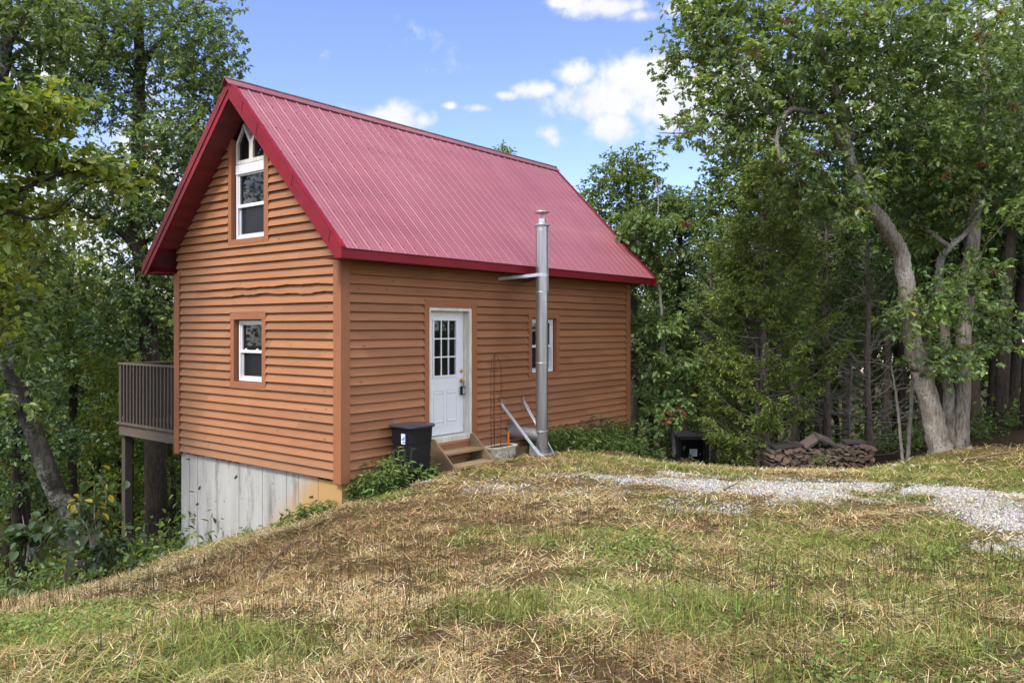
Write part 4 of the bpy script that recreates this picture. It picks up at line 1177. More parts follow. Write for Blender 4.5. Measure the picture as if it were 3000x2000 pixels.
def sample_crown(ells, rng, mind=.32):
    "clump centres spread through ellipsoids (centre, rx, ry, rz, count), denser towards the outside"
    pts = []
    for (c, a, b, h, n) in ells:
        tries = 0; k = 0
        while k < n and tries < n * 12:
            tries += 1
            v = unit(rng.normal(0, 1, 3)) * rng.random() ** .42
            p = np.array(c) + RT * v[0] * a + FW * v[1] * b + UP * v[2] * h
            if pts and min(np.sum((np.array(pts[-220:]) - p) ** 2, axis=1)) < mind * mind: continue
            pts.append(p); k += 1
    return np.array(pts)
def foliage(name, parent, clumps, rng, per=60, rc=.42, size=.13, cols=None, tpl=OAK, dead=0.0, droop=.35, flat=.6, mat_=None, w=None, rhomb=None, rosette=True):
    n = len(clumps)
    K = 9 if rosette else 7
    tw = unit(rng.normal(0, 1, (n, K, 3)) * np.array([1, 1, flat])) * (rc * rng.uniform(.55, 1.15, (n, K, 1)))
    m = max(1, per // K)
    if rosette:      # leaves bunched at the twig ends, spreading outwards
        t = rng.uniform(.82, 1.04, (n, K, m, 1))
        pos = clumps[:, None, None, :] + tw[:, :, None, :] * t + rng.normal(0, .028, (n, K, m, 3))
        dr = unit(tw)[:, :, None, :] * .45 + rng.normal(0, .75, (n, K, m, 3)) * np.array([1, 1, .6]) + np.array([0, 0, -droop * .6])
    else:
        t = rng.uniform(.35, 1.05, (n, K, m, 1))
        pos = clumps[:, None, None, :] + tw[:, :, None, :] * t + rng.normal(0, .055, (n, K, m, 3))
        dr = unit(tw)[:, :, None, :] * .7 + rng.normal(0, .65, (n, K, m, 3)) + np.array([0, 0, -droop])
    nm = rng.normal(0, .5, (n, K, m, 3)) + np.array([0, 0, 1.0])
    N = n * K * m
    # one hue per clump with leaf-to-leaf variation
    cols = np.array(cols, float) * 1.9
    ci = rng.choice(len(cols), n, p=None if w is None else np.array(w) / sum(w))
    tint = np.repeat(cols[ci], K * m, 0) * (1 + .22 * rng.standard_normal((N, 1)))
    yel = rng.random(N) < .012; tint[yel] = tint[yel] * np.array([2.2, 1.35, .8])
    if dead:
        dk = rng.random((n, K)) < dead
        dk = np.repeat(dk.ravel(), m); tint[dk] = np.array([.20, .085, .045]) * (1 + .25 * rng.standard_normal((dk.sum(), 1)))
    tint = np.clip(tint, .004, .6)
    pos, dr, nm = pos.reshape(-1, 3), dr.reshape(-1, 3), nm.reshape(-1, 3)
    sz = size * rng.uniform(.6, 1.25, N)
    if rhomb: return scatter_rhombs(name, mat_ or M_LEAF, pos, dr, nm, sz, rhomb, tint, parent)
    return scatter_leaves(name, mat_ or M_LEAF, pos, dr, nm, sz, tint, tpl, parent)
G_OAK = [(.056, .086, .025), (.070, .103, .028), (.045, .072, .025), (.086, .118, .032), (.054, .080, .032)]
G_DARK = [(.032, .062, .022), (.042, .078, .026), (.028, .052, .022), (.055, .09, .028)]
G_YEL = [(.11, .145, .022), (.085, .125, .022), (.14, .165, .03), (.06, .10, .025)]
G_BLUE = [(.050, .080, .036), (.062, .092, .040), (.042, .066, .032)]
def E(px, py, d, a, h, n, b=None):
    return (P(px, py, d), a, b if b else a * .9, h, n)
def tree(name, label, limbs, ells, bark_, rng_seed, per=60, rc=.42, size=.13, cols=G_OAK, tpl=OAK, dead=0, group=None, extra=None, rhomb=None, w=None, cat='tree', mind=.32, rmax=.05, droop=.35):
    """limbs: list of [(px,py,depth,radius)...] traced at their own distance"""
    rng = np.random.default_rng(rng_seed)
    f = limbs[0][0]
    root = thing(name, label, cat, tuple(P(*f[:3])), group)
    sk = Skel()
    for li, l in enumerate(limbs):
        sk.limb([P(a, b, c) for a, b, c, r in l], [r for *_, r in l], 14 if l[0][3] > .08 else 7, 6, .012, rng)
    cl = sample_crown(ells, rng, mind)
    if extra is not None: cl = np.concatenate([cl, extra])
    A = np.array(sk.p)
    order = np.argsort([np.min(np.linalg.norm(A - c, axis=1)) for c in cl])
    for i in order: sk.reach(cl[i], rng, rmax)
    sk.mesh('trunk', bark_, root)
    foliage('crown', root, cl, rng, per, rc, size, cols, tpl, dead, rhomb=rhomb, w=w, droop=droop)
    return root

# --- the big leaning oak on the right
OD = 15.5
tree('oak_tree', 'large grey-barked oak with several leaning trunks rising from one base',
     [[(2760, 1345, OD, .255), (2750, 1300, OD, .205), (2722, 1180, OD, .185), (2698, 1085, OD, .178), (2688, 1055, OD, .19), (2676, 1010, OD, .165), (2664, 900, OD, .155), (2650, 800, OD, .148), (2632, 730, OD, .145), (2590, 660, OD - .2, .145), (2538, 591, OD - .4, .13), (2493, 485, OD - .6, .115), (2462, 330, OD - .8, .10), (2430, 215, OD - .9, .085), (2392, 115, OD - 1, .07), (2405, -20, OD - 1, .055), (2400, -160, OD - 1, .03)],
      [(2816, 1315, OD + .4, .20), (2812, 1280, OD + .4, .165), (2818, 1100, OD + .5, .145), (2834, 846, OD + .6, .13), (2850, 655, OD + .6, .14), (2862, 530, OD + .6, .125), (2880, 440, OD + .7, .09), (2890, 250, OD + .9, .07), (2870, 60, OD + 1, .05), (2860, -120, OD + 1, .03)],
      [(2790, 1310, OD + .45, .14), (2783, 1250, OD + .45, .115), (2778, 1100, OD + .6, .10), (2770, 960, OD + .8, .09), (2752, 830, OD + .9, .085), (2758, 757, OD + .8, .075), (2783, 725, OD + .6, .06), (2837, 674, OD + .5, .045), (2880, 600, OD + .3, .03)],
      [(2783, 725, OD + .6, .055), (2750, 700, OD + .6, .05), (2700, 660, OD + .8, .045), (2670, 600, OD + 1, .04), (2655, 520, OD + 1, .03)],
      [(2864, 530, OD + .6, .10), (2905, 490, OD + .4, .085), (2951, 434, OD + .2, .07), (3010, 330, OD, .055), (3060, 200, OD, .03)],
      [(2500, 505, OD - .6, .07), (2436, 367, OD - 1.0, .062), (2400, 345, OD - 1.1, .055), (2359, 326, OD - 1.2, .05), (2312, 322, OD - 1.3, .045), (2288, 365, OD - 1.4, .04), (2276, 412, OD - 1.4, .038), (2292, 478, OD - 1.4, .03), (2330, 482, OD - 1.4, .02)],
      [(2430, 450, OD - .9, .06), (2349, 439, OD - 1.0, .052), (2303, 393, OD - 1.0, .05), (2288, 347, OD - 1.0, .048), (2226, 316, OD - 1.0, .045), (2206, 245, OD - .9, .04), (2165, 189, OD - .9, .033), (2104, 148, OD - .9, .025), (2050, 110, OD - .9, .015)],
      [(2226, 318, OD - 1.0, .035), (2150, 330, OD - 1.0, .03), (2080, 370, OD - 1.1, .024), (2010, 390, OD - 1.1, .016), (1930, 390, OD - 1.1, .008)],
      [(2206, 245, OD - .9, .03), (2130, 235, OD - .7, .025), (2070, 200, OD - .7, .02), (1990, 150, OD - .7, .012), (1950, 190, OD - .7, .006)],
      [(2410, 180, OD - .9, .05), (2340, 110, OD - .6, .045), (2260, 60, OD - .5, .035), (2180, 10, OD - .5, .025), (2120, -40, OD - .5, .012)]],
     [E(2230, 190, OD - .9, 1.25, 1.1, 66), E(2120, 80, OD - .6, .85, .8, 36), E(2450, 80, OD - .8, 1.7, 1.0, 82), E(2650, 120, OD, 1.5, 1.2, 74), E(2870, 180, OD + .3, 1.6, 1.6, 74, 2.0), E(2960, 420, OD, .8, 1.0, 34),
      E(2440, 300, OD - .8, 1.1, .9, 56), E(2600, 420, OD, 1.2, .8, 62), E(2740, 520, OD + .6, 1.1, .7, 62), E(2330, 430, OD - 1.2, .5, .45, 14), E(2420, 560, OD - .6, .95, .5, 45), E(2720, 640, OD + 1.0, .8, .5, 26),
      E(2030, 380, OD - 1.1, .65, .22, 16), E(1945, 395, OD - 1.1, .16, .1, 4), E(1960, 170, OD - .7, .24, .35, 7), E(2010, 235, OD - .7, .3, .3, 9), E(2060, 150, OD - .7, .4, .3, 10), E(1985, 200, OD - .7, .18, .45, 7), E(2100, 300, OD - .9, .5, .4, 20), E(2180, 370, OD - 1, .5, .45, 22), E(2060, 30, OD - .6, .5, .4, 14), E(2030, 280, OD - .9, .2, .3, 6),
      E(2780, 880, OD - .6, .50, .36, 26), E(2665, 930, OD - .5, .34, .18, 9), E(2780, 1050, OD - .1, .55, .30, 24), E(2850, 800, OD + .2, .5, .4, 20), E(2680, 1000, OD - .4, .2, .16, 6), E(2900, 950, OD + .9, .6, .6, 22), E(2975, 620, OD - 1.5, .30, .16, 7), E(2920, 560, OD + 1, .9, .5, 24)],
     M_OAKBARK, 21, 63, .40, .125, [tuple(x * 1.15 for x in c) for c in G_OAK], OAK, .009, rmax=.05)

# --- trees on the left, beyond the deck
tree('shade_tree', 'tall dark-trunked tree on the slope behind the deck, crown reaching above the red roof',
     [[(452, 1640, 19.5, .30), (455, 1500, 19.5, .25), (452, 1280, 19.5, .235), (440, 1050, 19.5, .21), (418, 800, 19.5, .19), (395, 640, 19.5, .17), (405, 420, 19.5, .15), (410, 200, 19.5, .13), (405, 60, 19.5, .10), (400, -140, 19.5, .06)],
      [(400, 560, 19.5, .10), (460, 480, 19.2, .08), (520, 420, 19, .06), (600, 330, 18.8, .03)], [(408, 240, 19.5, .09), (350, 170, 19.3, .075), (290, 110, 19.2, .06), (230, 20, 19, .03)],
      [(408, 200, 19.5, .09), (480, 110, 19.3, .07), (540, 60, 19, .045), (600, 0, 19, .02)], [(415, 760, 19.5, .09), (360, 690, 19.4, .07), (280, 640, 19.3, .05), (200, 600, 19, .02)], [(395, 720, 19.6, .07), (470, 690, 20, .05), (540, 660, 20, .02)]],
     [E(440, 60, 19.5, 2.0, 1.4, 95), E(590, 180, 19, .9, 1.2, 70), E(640, 300, 19, .6, .7, 30), E(300, 250, 19.3, 1.5, 1.0, 75), E(520, 420, 19, 1.2, .8, 70), E(500, 620, 19.5, 1.1, .9, 65), E(330, 560, 19.2, 1.2, 1.0, 50), E(240, 90, 19, 1.3, 1.1, 65), E(430, 850, 19.5, .9, .8, 55), E(470, 1050, 20.5, .7, 1.0, 45), E(330, 960, 19, 1.0, .5, 30)],
     M_DARKBARK, 31, 70, .42, .122, [tuple(x * 1.1 for x in c) for c in G_BLUE + G_OAK[:2]], OAK, .004, rmax=.06)
tree('leaning_tree', 'leaning tree with pale lichen-spotted bark at the left edge of the yard',
     [[(250, 1700, 12.3, .30), (245, 1640, 12.3, .26), (232, 1560, 12.3, .17), (205, 1500, 12.3, .145), (165, 1440, 12.3, .14), (135, 1370, 12.2, .14), (105, 1280, 12.2, .13), (68, 1180, 12.2, .125), (35, 1080, 12.1, .12), (5, 960, 12, .13), (-40, 800, 12, .12), (-60, 600, 12, .11), (-40, 400, 12, .10), (10, 200, 12, .085), (22, 60, 12, .075), (20, -120, 12, .05)],
      [(22, 130, 12, .05), (60, 70, 12, .045), (90, 10, 12, .04), (130, -80, 12, .03)]],
     [E(60, 60, 12, .9, .6, 40), E(-60, 250, 12, .9, .9, 45), E(40, 330, 12, .6, .5, 24), E(-60, 700, 11.8, .8, .8, 22), E(70, 720, 12, .5, .3, 9), E(40, 950, 12.3, .4, .5, 12), E(60, 1180, 12.2, .34, .34, 12)],
     M_LICHEN, 33, 63, .34, .12, G_OAK, OVAL, 0)
tree('hickory_tree', 'near broad-leaved tree entering from the left with sunlit yellow-green leaves',
     [[(-330, 1950, 8, .16), (-320, 1500, 8, .13), (-300, 1000, 8, .11), (-260, 700, 8, .10), (-240, 450, 8, .08), (-230, 200, 8, .05)],
      [(-285, 900, 8, .05), (-150, 700, 7.8, .04), (-20, 600, 7.6, .03), (120, 530, 7.5, .018), (230, 500, 7.5, .008)], [(-260, 700, 8, .045), (-120, 520, 7.8, .035), (20, 400, 7.6, .025), (150, 340, 7.5, .012)], [(-20, 600, 7.6, .02), (120, 640, 7.6, .014), (250, 545, 7.6, .01), (340, 530, 7.7, .006), (385, 545, 7.7, .004)]],
     [E(50, 320, 7.5, .42, .12, 14), E(40, 430, 7.5, .45, .15, 17), E(190, 290, 7.5, .16, .08, 4), E(170, 480, 7.5, .25, .08, 7), E(-10, 570, 7.6, .38, .14, 9), E(50, 690, 7.6, .22, .08, 3), E(-40, 800, 7.7, .25, .14, 5), E(260, 480, 7.5, .16, .1, 4), E(330, 505, 7.6, .12, .05, 2), E(385, 545, 7.7, .06, .04, 2), E(0, 900, 7.8, .2, .3, 9), E(-100, 400, 7.6, .4, .4, 16), E(40, 1010, 8.2, .18, .12, 4), E(170, 640, 7.7, .2, .07, 3), E(-1300, -370, 5.2, 1.5, 1.2, 110, 1.6)],
     M_DARKBARK, 35, 56, .24, .085, [(.070, .100, .018), (.050, .080, .018), (.115, .135, .018), (.085, .11, .02)], BROAD, 0, mind=.16, rmax=.02, droop=.3)
tree('poplar_tree', 'bright yellow-green young tree on the slope seen through and under the deck', [[(380, 1640, 22.5, .08), (385, 1300, 22.5, .06), (380, 1050, 22.5, .03)]],
     [E(350, 1080, 22.5, 1.0, .6, 24), E(310, 1250, 22.5, 1.0, .6, 24), E(490, 1320, 23.5, .8, .6, 20), E(400, 1470, 23, 1.1, .4, 16)], M_DARKBARK, 38, 45, .40, .125, G_YEL, OVAL, 0)
tree('poplar_tree', 'sunlit yellow-green tree deep in the woods left of the gable',
     [[(210, 1500, 24, .13), (215, 1200, 24, .11), (205, 900, 24, .09), (215, 700, 24, .05)]],
     [E(210, 820, 24, 1.1, .9, 40), E(300, 900, 24, 1.0, .8, 28), E(150, 980, 24, 1.2, .8, 28), E(320, 1080, 24, 1.1, .8, 28)], M_DARKBARK, 37, 54, .45, .14, [(.12, .14, .022), (.10, .13, .022), (.14, .155, .03)], OVAL, 0)
for i, (lab, px, py, d, hgt, cols, seed) in enumerate([
        ('small mid-green understorey tree under the deck, left of the concrete wall', 500, 1640, 23, 520, G_OAK, 42),
        ('dark leafy understorey tree at the left border, behind the lichen-spotted trunk', 40, 1720, 16, 700, G_DARK, 43)]):
    t = py - hgt
    tree('understorey_tree', lab, [[(px, py, d, .09), (px + 8, py - hgt * .4, d, .07), (px - 5, py - hgt * .7, d, .05), (px, t, d, .02)]],
         [E(px, t + 60, d, 1.2, .5, 26), E(px - 60, t + 200, d, 1.2, .5, 28), E(px + 70, t + 260, d - .3, 1.1, .5, 26), E(px, t + 400, d, 1.2, .3, 16)], M_DARKBARK, seed, 63, .42, .10, cols, OVAL, 0)
# --- between the cabin and the cedars
tree('oak_sapling', 'slender young oak with bunches of dead brown leaves beside the far corner of the cabin',
     [[(1975, 1330, 18.5, .05), (1968, 1230, 18.5, .045), (1965, 1150, 18.5, .042), (1945, 1020, 18.5, .04), (1938, 900, 18.5, .036), (1930, 840, 18.5, .032), (1905, 790, 18.5, .03), (1912, 700, 18.5, .024), (1930, 600, 18.5, .015), (1920, 520, 18.5, .008)]],
     [E(1900, 700, 18.3, .75, .4, 16), E(1930, 660, 18.2, .5, .25, 7), E(1870, 650, 18.3, .3, .2, 5), E(1920, 945, 18.0, .6, .16, 10), E(1960, 1065, 18, .65, .10, 9), E(1980, 1180, 18, .5, .14, 8), E(1930, 1130, 18.2, .4, .1, 5), E(1950, 1225, 18, .3, .15, 6), E(1850, 800, 18.4, .4, .3, 8)],
     M_TWIG, 51, 49, .27, .17, [(.075, .115, .035), (.06, .095, .03), (.09, .13, .04)], OAK, .035, mind=.22, rmax=.016)
tree('crown_tree', 'dark green tree whose ragged top rises just past the right end of the red roof',
     [[(1850, 1350, 24, .18), (1855, 1000, 24, .15), (1850, 750, 24, .11), (1840, 560, 24, .06), (1835, 450, 24, .02)]],
     [E(1830, 520, 24, .95, .7, 55), E(1790, 640, 24, 1.2, .8, 65), E(1890, 480, 24, .45, .5, 22), E(1900, 620, 24, 1.1, .8, 60), E(1850, 800, 24, 1.5, .8, 70), E(1740, 590, 24, .5, .6, 25), E(1870, 1000, 24.5, 1.5, 1.0, 60)], M_DARKBARK, 53, 63, .38, .12, G_OAK, OVAL, 0)
tree('crown_tree', 'dark blue-green tree between the far cabin corner and the feathery cedar',
     [[(2000, 1370, 25, .18), (2000, 1000, 25, .15), (1995, 750, 25, .1), (1980, 580, 25, .03)]],
     [E(1975, 610, 25, .8, .6, 45), E(2040, 640, 25.5, 1.0, .8, 50), E(1980, 760, 25, 1.2, .9, 65), E(2040, 900, 25, 1.3, 1.0, 60), E(1960, 1000, 26, 1.4, 1.0, 60)], M_DARKBARK, 54, 63, .38, .11, G_DARK + G_BLUE, OVAL, 0)
tree('tall_tree', 'thin leafy tree with sky showing through, standing behind the tallest cedar',
     [[(2200, 1370, 22, .14), (2190, 1000, 22, .12), (2180, 700, 22, .09), (2190, 480, 22, .06), (2210, 330, 22, .03)]],
     [E(2150, 560, 22, 1.0, .9, 50), E(2240, 440, 22, 1.0, .9, 45), E(2100, 700, 22, .8, .7, 30), E(2330, 560, 22, .9, .8, 35), E(2120, 470, 22, .5, .6, 22), E(2250, 640, 22, 1.0, .6, 25)], M_DARKBARK, 55, 49, .42, .15, G_YEL[3:] + G_OAK, OVAL, 0)
tree('roof_top_tree', 'tree of which only a few twigs show above the red roof ridge',
     [[(1470, 1200, 26, .12), (1468, 800, 26, .09), (1460, 520, 26, .05), (1475, 420, 26, .01)]],
     [E(1475, 435, 26, .25, .16, 5), E(1455, 455, 26, .35, .2, 5), E(1450, 620, 26, 1.4, .9, 50)], M_DARKBARK, 56, 42, .22, .12, G_YEL, OVAL, 0)

# --- cedars
def cedar(name, label, stem, nb, prof, seed, per=1.0, dense=(0, 1), group=None, cols=None, blen=1.0, bare=0.15, cat='cedar tree', clear=False):
    """stem: [(px,py,d,r)...] from base to top; prof(t) branch length at height fraction t; dense: range of t with foliage"""
    rng = np.random.default_rng(seed)
    root = thing(name, label, cat, tuple(P(*stem[0][:3])), group)
    sk = Skel(); sk.limb([P(a, b, c) for a, b, c, r in stem], [r for *_, r in stem], 10, 6, .01, rng)
    A, R_ = sk.tubes[0][0], sk.tubes[0][1]
    s_ = np.linspace(0, 1, len(A)); pos, dr, nm, sz = [], [], [], []
    tw = []
    for i in range(nb):
        t = rng.uniform(.05, 1); az = rng.uniform(0, 2 * np.pi)
        a = np.array([np.interp(t, s_, A[:, k]) for k in range(3)])
        ln = prof(t) * rng.uniform(.65, 1.15) * blen
        if ln < .15: continue
        o = np.array([math.cos(az), math.sin(az), 0])
        if clear and t < .26 and o @ RT > -.15: continue
        rise = rng.uniform(.05, .6)
        k = max(4, int(ln / .22)); u = np.linspace(0, 1, k)[:, None]
        p = a + o * ln * u + UP * ln * (rise * u + .15 * u * u - .22 * (u * (1 - u)) * 2) + rng.normal(0, .03, (k, 3)) * u
        r0 = .006 + .008 * ln
        tw.append((p, np.linspace(r0, .003, k), 4))
        leafy = dense[0] <= t <= dense[1] and rng.random() > bare
        if not leafy:      # dead bare branch: forked twigs only
            for q in range(int(ln * 6)):
                v = rng.uniform(.3, 1); b0 = np.array([np.interp(v, u[:, 0], p[:, c]) for c in range(3)])
                d_ = unit(o + rng.normal(0, .6, 3)); L_ = rng.uniform(.15, .5)
                tw.append((np.stack([b0, b0 + d_ * L_ * .5 + UP * .02, b0 + d_ * L_]), np.array([.004, .003, .0015]), 3))
            continue
        nsub = int(ln * 13 * per) + 2
        for q in range(nsub):
            v = rng.uniform(.25, 1.02) ** .8; b0 = np.array([np.interp(v, u[:, 0], p[:, c]) for c in range(3)])
            side = unit(np.cross(o, UP) * rng.choice([-1, 1]) * rng.uniform(.3, 1.2) + o * rng.uniform(.5, 1.2) + UP * rng.uniform(-.45, .35))
            L_ = rng.uniform(.14, .40) * (1.15 - .5 * v)
            tw.append((np.stack([b0, b0 + side * L_]), np.array([.0035, .0015]), 3))
            m = int(L_ * 85)
            w = rng.uniform(.1, 1.1, (m, 1))
            pp = b0 + side * L_ * w + rng.normal(0, .022, (m, 3))
            dd = side * .9 + rng.normal(0, .55, (m, 3)) + np.array([0, 0, -.12])
            pos.append(pp); dr.append(dd); nm.append(rng.normal(0, 1, (m, 3)) + UP * .6); sz.append(rng.uniform(.06, .125, m))
    sk.mesh('trunk', M_CEDARBARK, root)
    sk2 = Skel(); sk2.tubes = tw; sk2.mesh('branches', M_TWIG, root)
    if pos:
        pos, dr, nm, sz = np.concatenate(pos), np.concatenate(dr), np.concatenate(nm), np.concatenate(sz)
        c = pal(cols or [(.12, .17, .034), (.145, .195, .036), (.095, .14, .032), (.17, .215, .04)], len(pos), .25)
        scatter_rhombs('foliage', M_CEDAR, pos, dr, nm, sz, .27, c, root, .1)
    return root
cedar('cedar', 'tallest feathery cedar with visible grey trunk, left of the stacked firewood',
      [(2244, 1385, 18, .115), (2241, 1250, 18, .10), (2238, 1000, 18, .085), (2236, 800, 18, .065), (2238, 600, 18, .04), (2242, 470, 18, .012)], 270,
      lambda t: (1.95 * (1 - t) ** .8 + .12) * (.42 + .58 * min(1, max(0, t - .05) * 5)), 61, 1.15, clear=True, bare=.06)
cedar('cedar', 'slimmer cedar with whitish bare lower branches, trunk rising behind the stacked firewood',
      [(2422, 1360, 19.6, .10), (2420, 1150, 19.6, .09), (2418, 900, 19.6, .075), (2420, 750, 19.6, .05), (2425, 560, 19.6, .015)], 150,
      lambda t: 1.4 * (1 - t) ** .6 + .15, 62, 1.0, (.28, 1), bare=.2, cols=[(.08, .12, .03), (.10, .14, .034), (.065, .10, .028)])
cedar('cedar', 'mostly dead cedar of bare grey twigs at the right end of the stacked firewood',
      [(2551, 1372, 18.2, .09), (2546, 1250, 18.2, .075), (2540, 1050, 18.2, .065), (2545, 850, 18.2, .05), (2540, 700, 18.2, .02)], 110,
      lambda t: (1.15 * (1 - t) ** .5 + .2) * (1 if t > .2 else .45), 63, .6, (.7, 1), bare=.55, cols=[(.04, .065, .02), (.05, .08, .02)])
cedar('cedar', 'second stem of cedar close against the left of the tallest cedar trunk',
      [(2223, 1385, 18.15, .08), (2222, 1250, 18.15, .07), (2219, 1050, 18.2, .055), (2210, 850, 18.3, .03), (2205, 740, 18.3, .01)], 70,
      lambda t: 1.2 * (1 - t) ** .7 + .1, 64, .9, clear=True)
cedar('cedar', 'dark cedar in the shade behind the little shed, left of the tallest cedar',
      [(2090, 1380, 20.5, .08), (2092, 1150, 20.5, .07), (2085, 900, 20.5, .05), (2080, 700, 20.5, .015)], 130,
      lambda t: 1.35 * (1 - t) ** .7 + .1, 65, 1.0, (.06, 1), cols=[(.08, .12, .03), (.10, .14, .034), (.065, .10, .028)])
def sapling(label, stem, seed, tw=14):
    rng = np.random.default_rng(seed)
    root = thing('bare_sapling', label, 'sapling', tuple(P(*stem[0][:3])))
    sk = Skel(); sk.limb([P(a, b, c) for a, b, c, r in stem], [r for *_, r in stem], 7, 6, .012, rng)
    A = sk.tubes[0][0]
    for i in range(tw):
        a = A[rng.integers(len(A) // 3, len(A))]; o = unit(np.array([rng.normal(), rng.normal(), rng.uniform(-.1, .6)])); ln = rng.uniform(.2, .8)
        sk.tubes.append((np.stack([a, a + o * ln * .5 + UP * .05, a + o * ln + rng.normal(0, .06, 3)]), np.array([.009, .006, .002]), 4))
        for q in range(2):
            b = a + o * ln * rng.uniform(.4, .9); sk.tubes.append((np.stack([b, b + unit(o + rng.normal(0, .7, 3)) * .25]), np.array([.004, .0015]), 3))
    sk.mesh('trunk', M_TWIG, root)
sapling('thin pale bare sapling bent over at the top, first right of the stacked firewood', [(2645, 1352, 16.5, .035), (2638, 1280, 16.5, .03), (2628, 1180, 16.5, .028), (2618, 1110, 16.5, .02), (2610, 1060, 16.5, .008)], 71)
sapling('thin straight bare sapling close to the left of the oak trunk', [(2660, 1346, 16.8, .045), (2664, 1270, 16.8, .04), (2672, 1150, 16.8, .036), (2679, 1080, 16.8, .03), (2690, 900, 16.9, .012)], 72, 8)
sapling('forked bare sapling in the shade left of the dead cedar', [(2492, 1368, 20, .035), (2488, 1200, 20, .03), (2495, 1050, 20, .025), (2490, 900, 20, .01)], 73, 16)

# --- deep woods: prototypes copied through the forest
def proto_tree(hh, rt, crown0, rx, nclump, seed, cols, size=.17, bark_=M_DARKBARK, name='forest_tree'):
    rng = np.random.default_rng(seed)
    root = thing(name, None, 'tree', (0, 0, 0))
    sk = Skel()
    b = rng.normal(0, .25, 2)
    sk.limb([(0, 0, -.8), (0, 0, 0), (b[0] * .4, b[1] * .4, hh * .4), (b[0], b[1], hh * .75), (b[0] * 1.4, b[1] * .6, hh)], [rt * 1.25, rt, rt * .8, rt * .5, rt * .12], 8, 5, .01, rng)
    for k in range(5):
        z = rng.uniform(crown0, hh * .85); az = rng.uniform(0, 6.28); l = rng.uniform(.5, .9) * rx
        sk.limb([(b[0] * z / hh, b[1] * z / hh, z), (l * .5 * math.cos(az), l * .5 * math.sin(az), z + .35 * l), (l * math.cos(az), l * math.sin(az), z + .55 * l)], [rt * .4, rt * .25, rt * .08], 5, 4, .02, rng)
    cl = []
    while len(cl) < nclump:
        v = unit(rng.normal(0, 1, 3)) * rng.random() ** .4
        zc = (crown0 + hh) / 2; p = np.array([v[0] * rx, v[1] * rx, zc + v[2] * (hh - crown0) / 2 * 1.08])
        if fbm([p[0] + seed * 3], [p[2] + p[1]], 1.6)[0] < .40: continue
        cl.append(p)
    cl = np.array(cl)
    for c in cl[rng.random(len(cl)) < .5]: sk.reach(c, rng, .04)
    sk.mesh('trunk', bark_, root)
    foliage('crown', root, cl, rng, 42, .48, size, cols, OVAL, 0, rhomb=.55)
    return root
PROTO = [proto_tree(10.5, .15, 4.2, 2.5, 150, 101, G_DARK + G_OAK[:2]), proto_tree(12.5, .19, 5.5, 2.9, 180, 102, G_OAK), proto_tree(7.0, .09, 1.5, 2.0, 130, 103, G_OAK), proto_tree(8.5, .12, 3.0, 2.2, 140, 104, G_YEL)]
def copy_tree(o, loc, rz, sc, label, group, name=None):
    c = o.copy(); COL.objects.link(c); c.location = loc; c.rotation_euler = (0, 0, rz); c.scale = (sc, sc, sc)
    c['label'] = label; c['group'] = group
    for ch_ in o.children:
        d_ = ch_.copy(); COL.objects.link(d_); d_.parent = c
    return c
R_ = random.Random(77)
first = {0: True, 1: True, 2: True, 3: True}
def plant(k, px, d, sc, label, group):
    q = P(px, 960, d); z = gz(q[0], q[1])
    loc = (q[0], q[1], z); rz = R_.uniform(0, 6.28)
    label = ('slim dark-trunked ', 'tall straight dark-trunked ', 'low bushy green ', 'pale yellow-green ')[k] + label
    if first[k]:
        o = PROTO[k]; o.location = loc; o.rotation_euler = (0, 0, rz); o.scale = (sc, sc, sc); o['label'] = label; o['group'] = group; first[k] = False
    else: copy_tree(PROTO[k], loc, rz, sc, label, group)
LR = 'tree in the shaded woods behind the cedars and the oak'
LL = 'tree in the steep woods behind the deck and left of the cabin'
LB = 'tree on the slope behind the cabin, seen just beyond its far corner'
for (px, d, k, s) in [(2330, 23, 0, .8), (2480, 24, 1, .7), (2590, 22.5, 0, .8), (2640, 26, 1, .8), (2700, 23, 0, .9), (2745, 28, 1, .9), (2860, 22, 0, 1.0), (2930, 20.5, 1, .85), (2965, 23, 0, 1.0), (3010, 19.5, 1, .95), (3060, 25, 1, 1), (2400, 28, 1, .9), (2540, 30, 0, 1.1),
                      (2890, 27, 2, 1.2), (2800, 31, 3, 1.2), (2990, 30, 2, 1.3), (2460, 34, 2, 1.3), (2620, 34, 3, 1.2), (2350, 31, 2, 1.2), (2720, 36, 1, 1.1), (3110, 21, 0, 1), (3160, 28, 1, 1), (2920, 34, 0, 1.2), (2270, 27, 2, 1.2), (2180, 29, 0, .9), (2250, 35, 1, 1.0)]:
    plant(k, px, d, s, LR, 'trees of the woods on the right')
for (px, d, k, s) in [(90, 25, 1, .95), (-40, 21, 0, 1.05), (300, 30, 3, .9), (480, 30, 3, .95), (560, 31, 0, 1.1), (20, 32, 1, 1.1), (260, 36, 3, 1.3), (420, 38, 3, 1.4), (120, 38, 1, 1.2), (580, 38, 3, 1.3), (640, 27, 3, .8),
                      (-150, 17, 1, .9), (60, 20, 1, .95), (330, 30, 1, 1.0), (560, 22, 1, 1.0), (-250, 22, 0, 1), (400, 44, 0, 1.4), (220, 46, 3, 1.5), (60, 46, 1, 1.4), (530, 46, 1, 1.3), (-60, 28, 2, 1.3), (500, 34, 2, 1.3)]:
    plant(k, px, d, s, LL, 'trees of the woods on the left')
for (px, d, k, s) in [(1760, 29, 0, .85), (1830, 31, 2, 1.25), (1900, 33, 1, .7), (1950, 30, 2, 1.25), (2060, 30, 0, .82), (2130, 33, 2, 1.4), (2010, 36, 2, 1.5)]:
    plant(k, px, d, s, LB, 'trees on the slope behind the cabin')

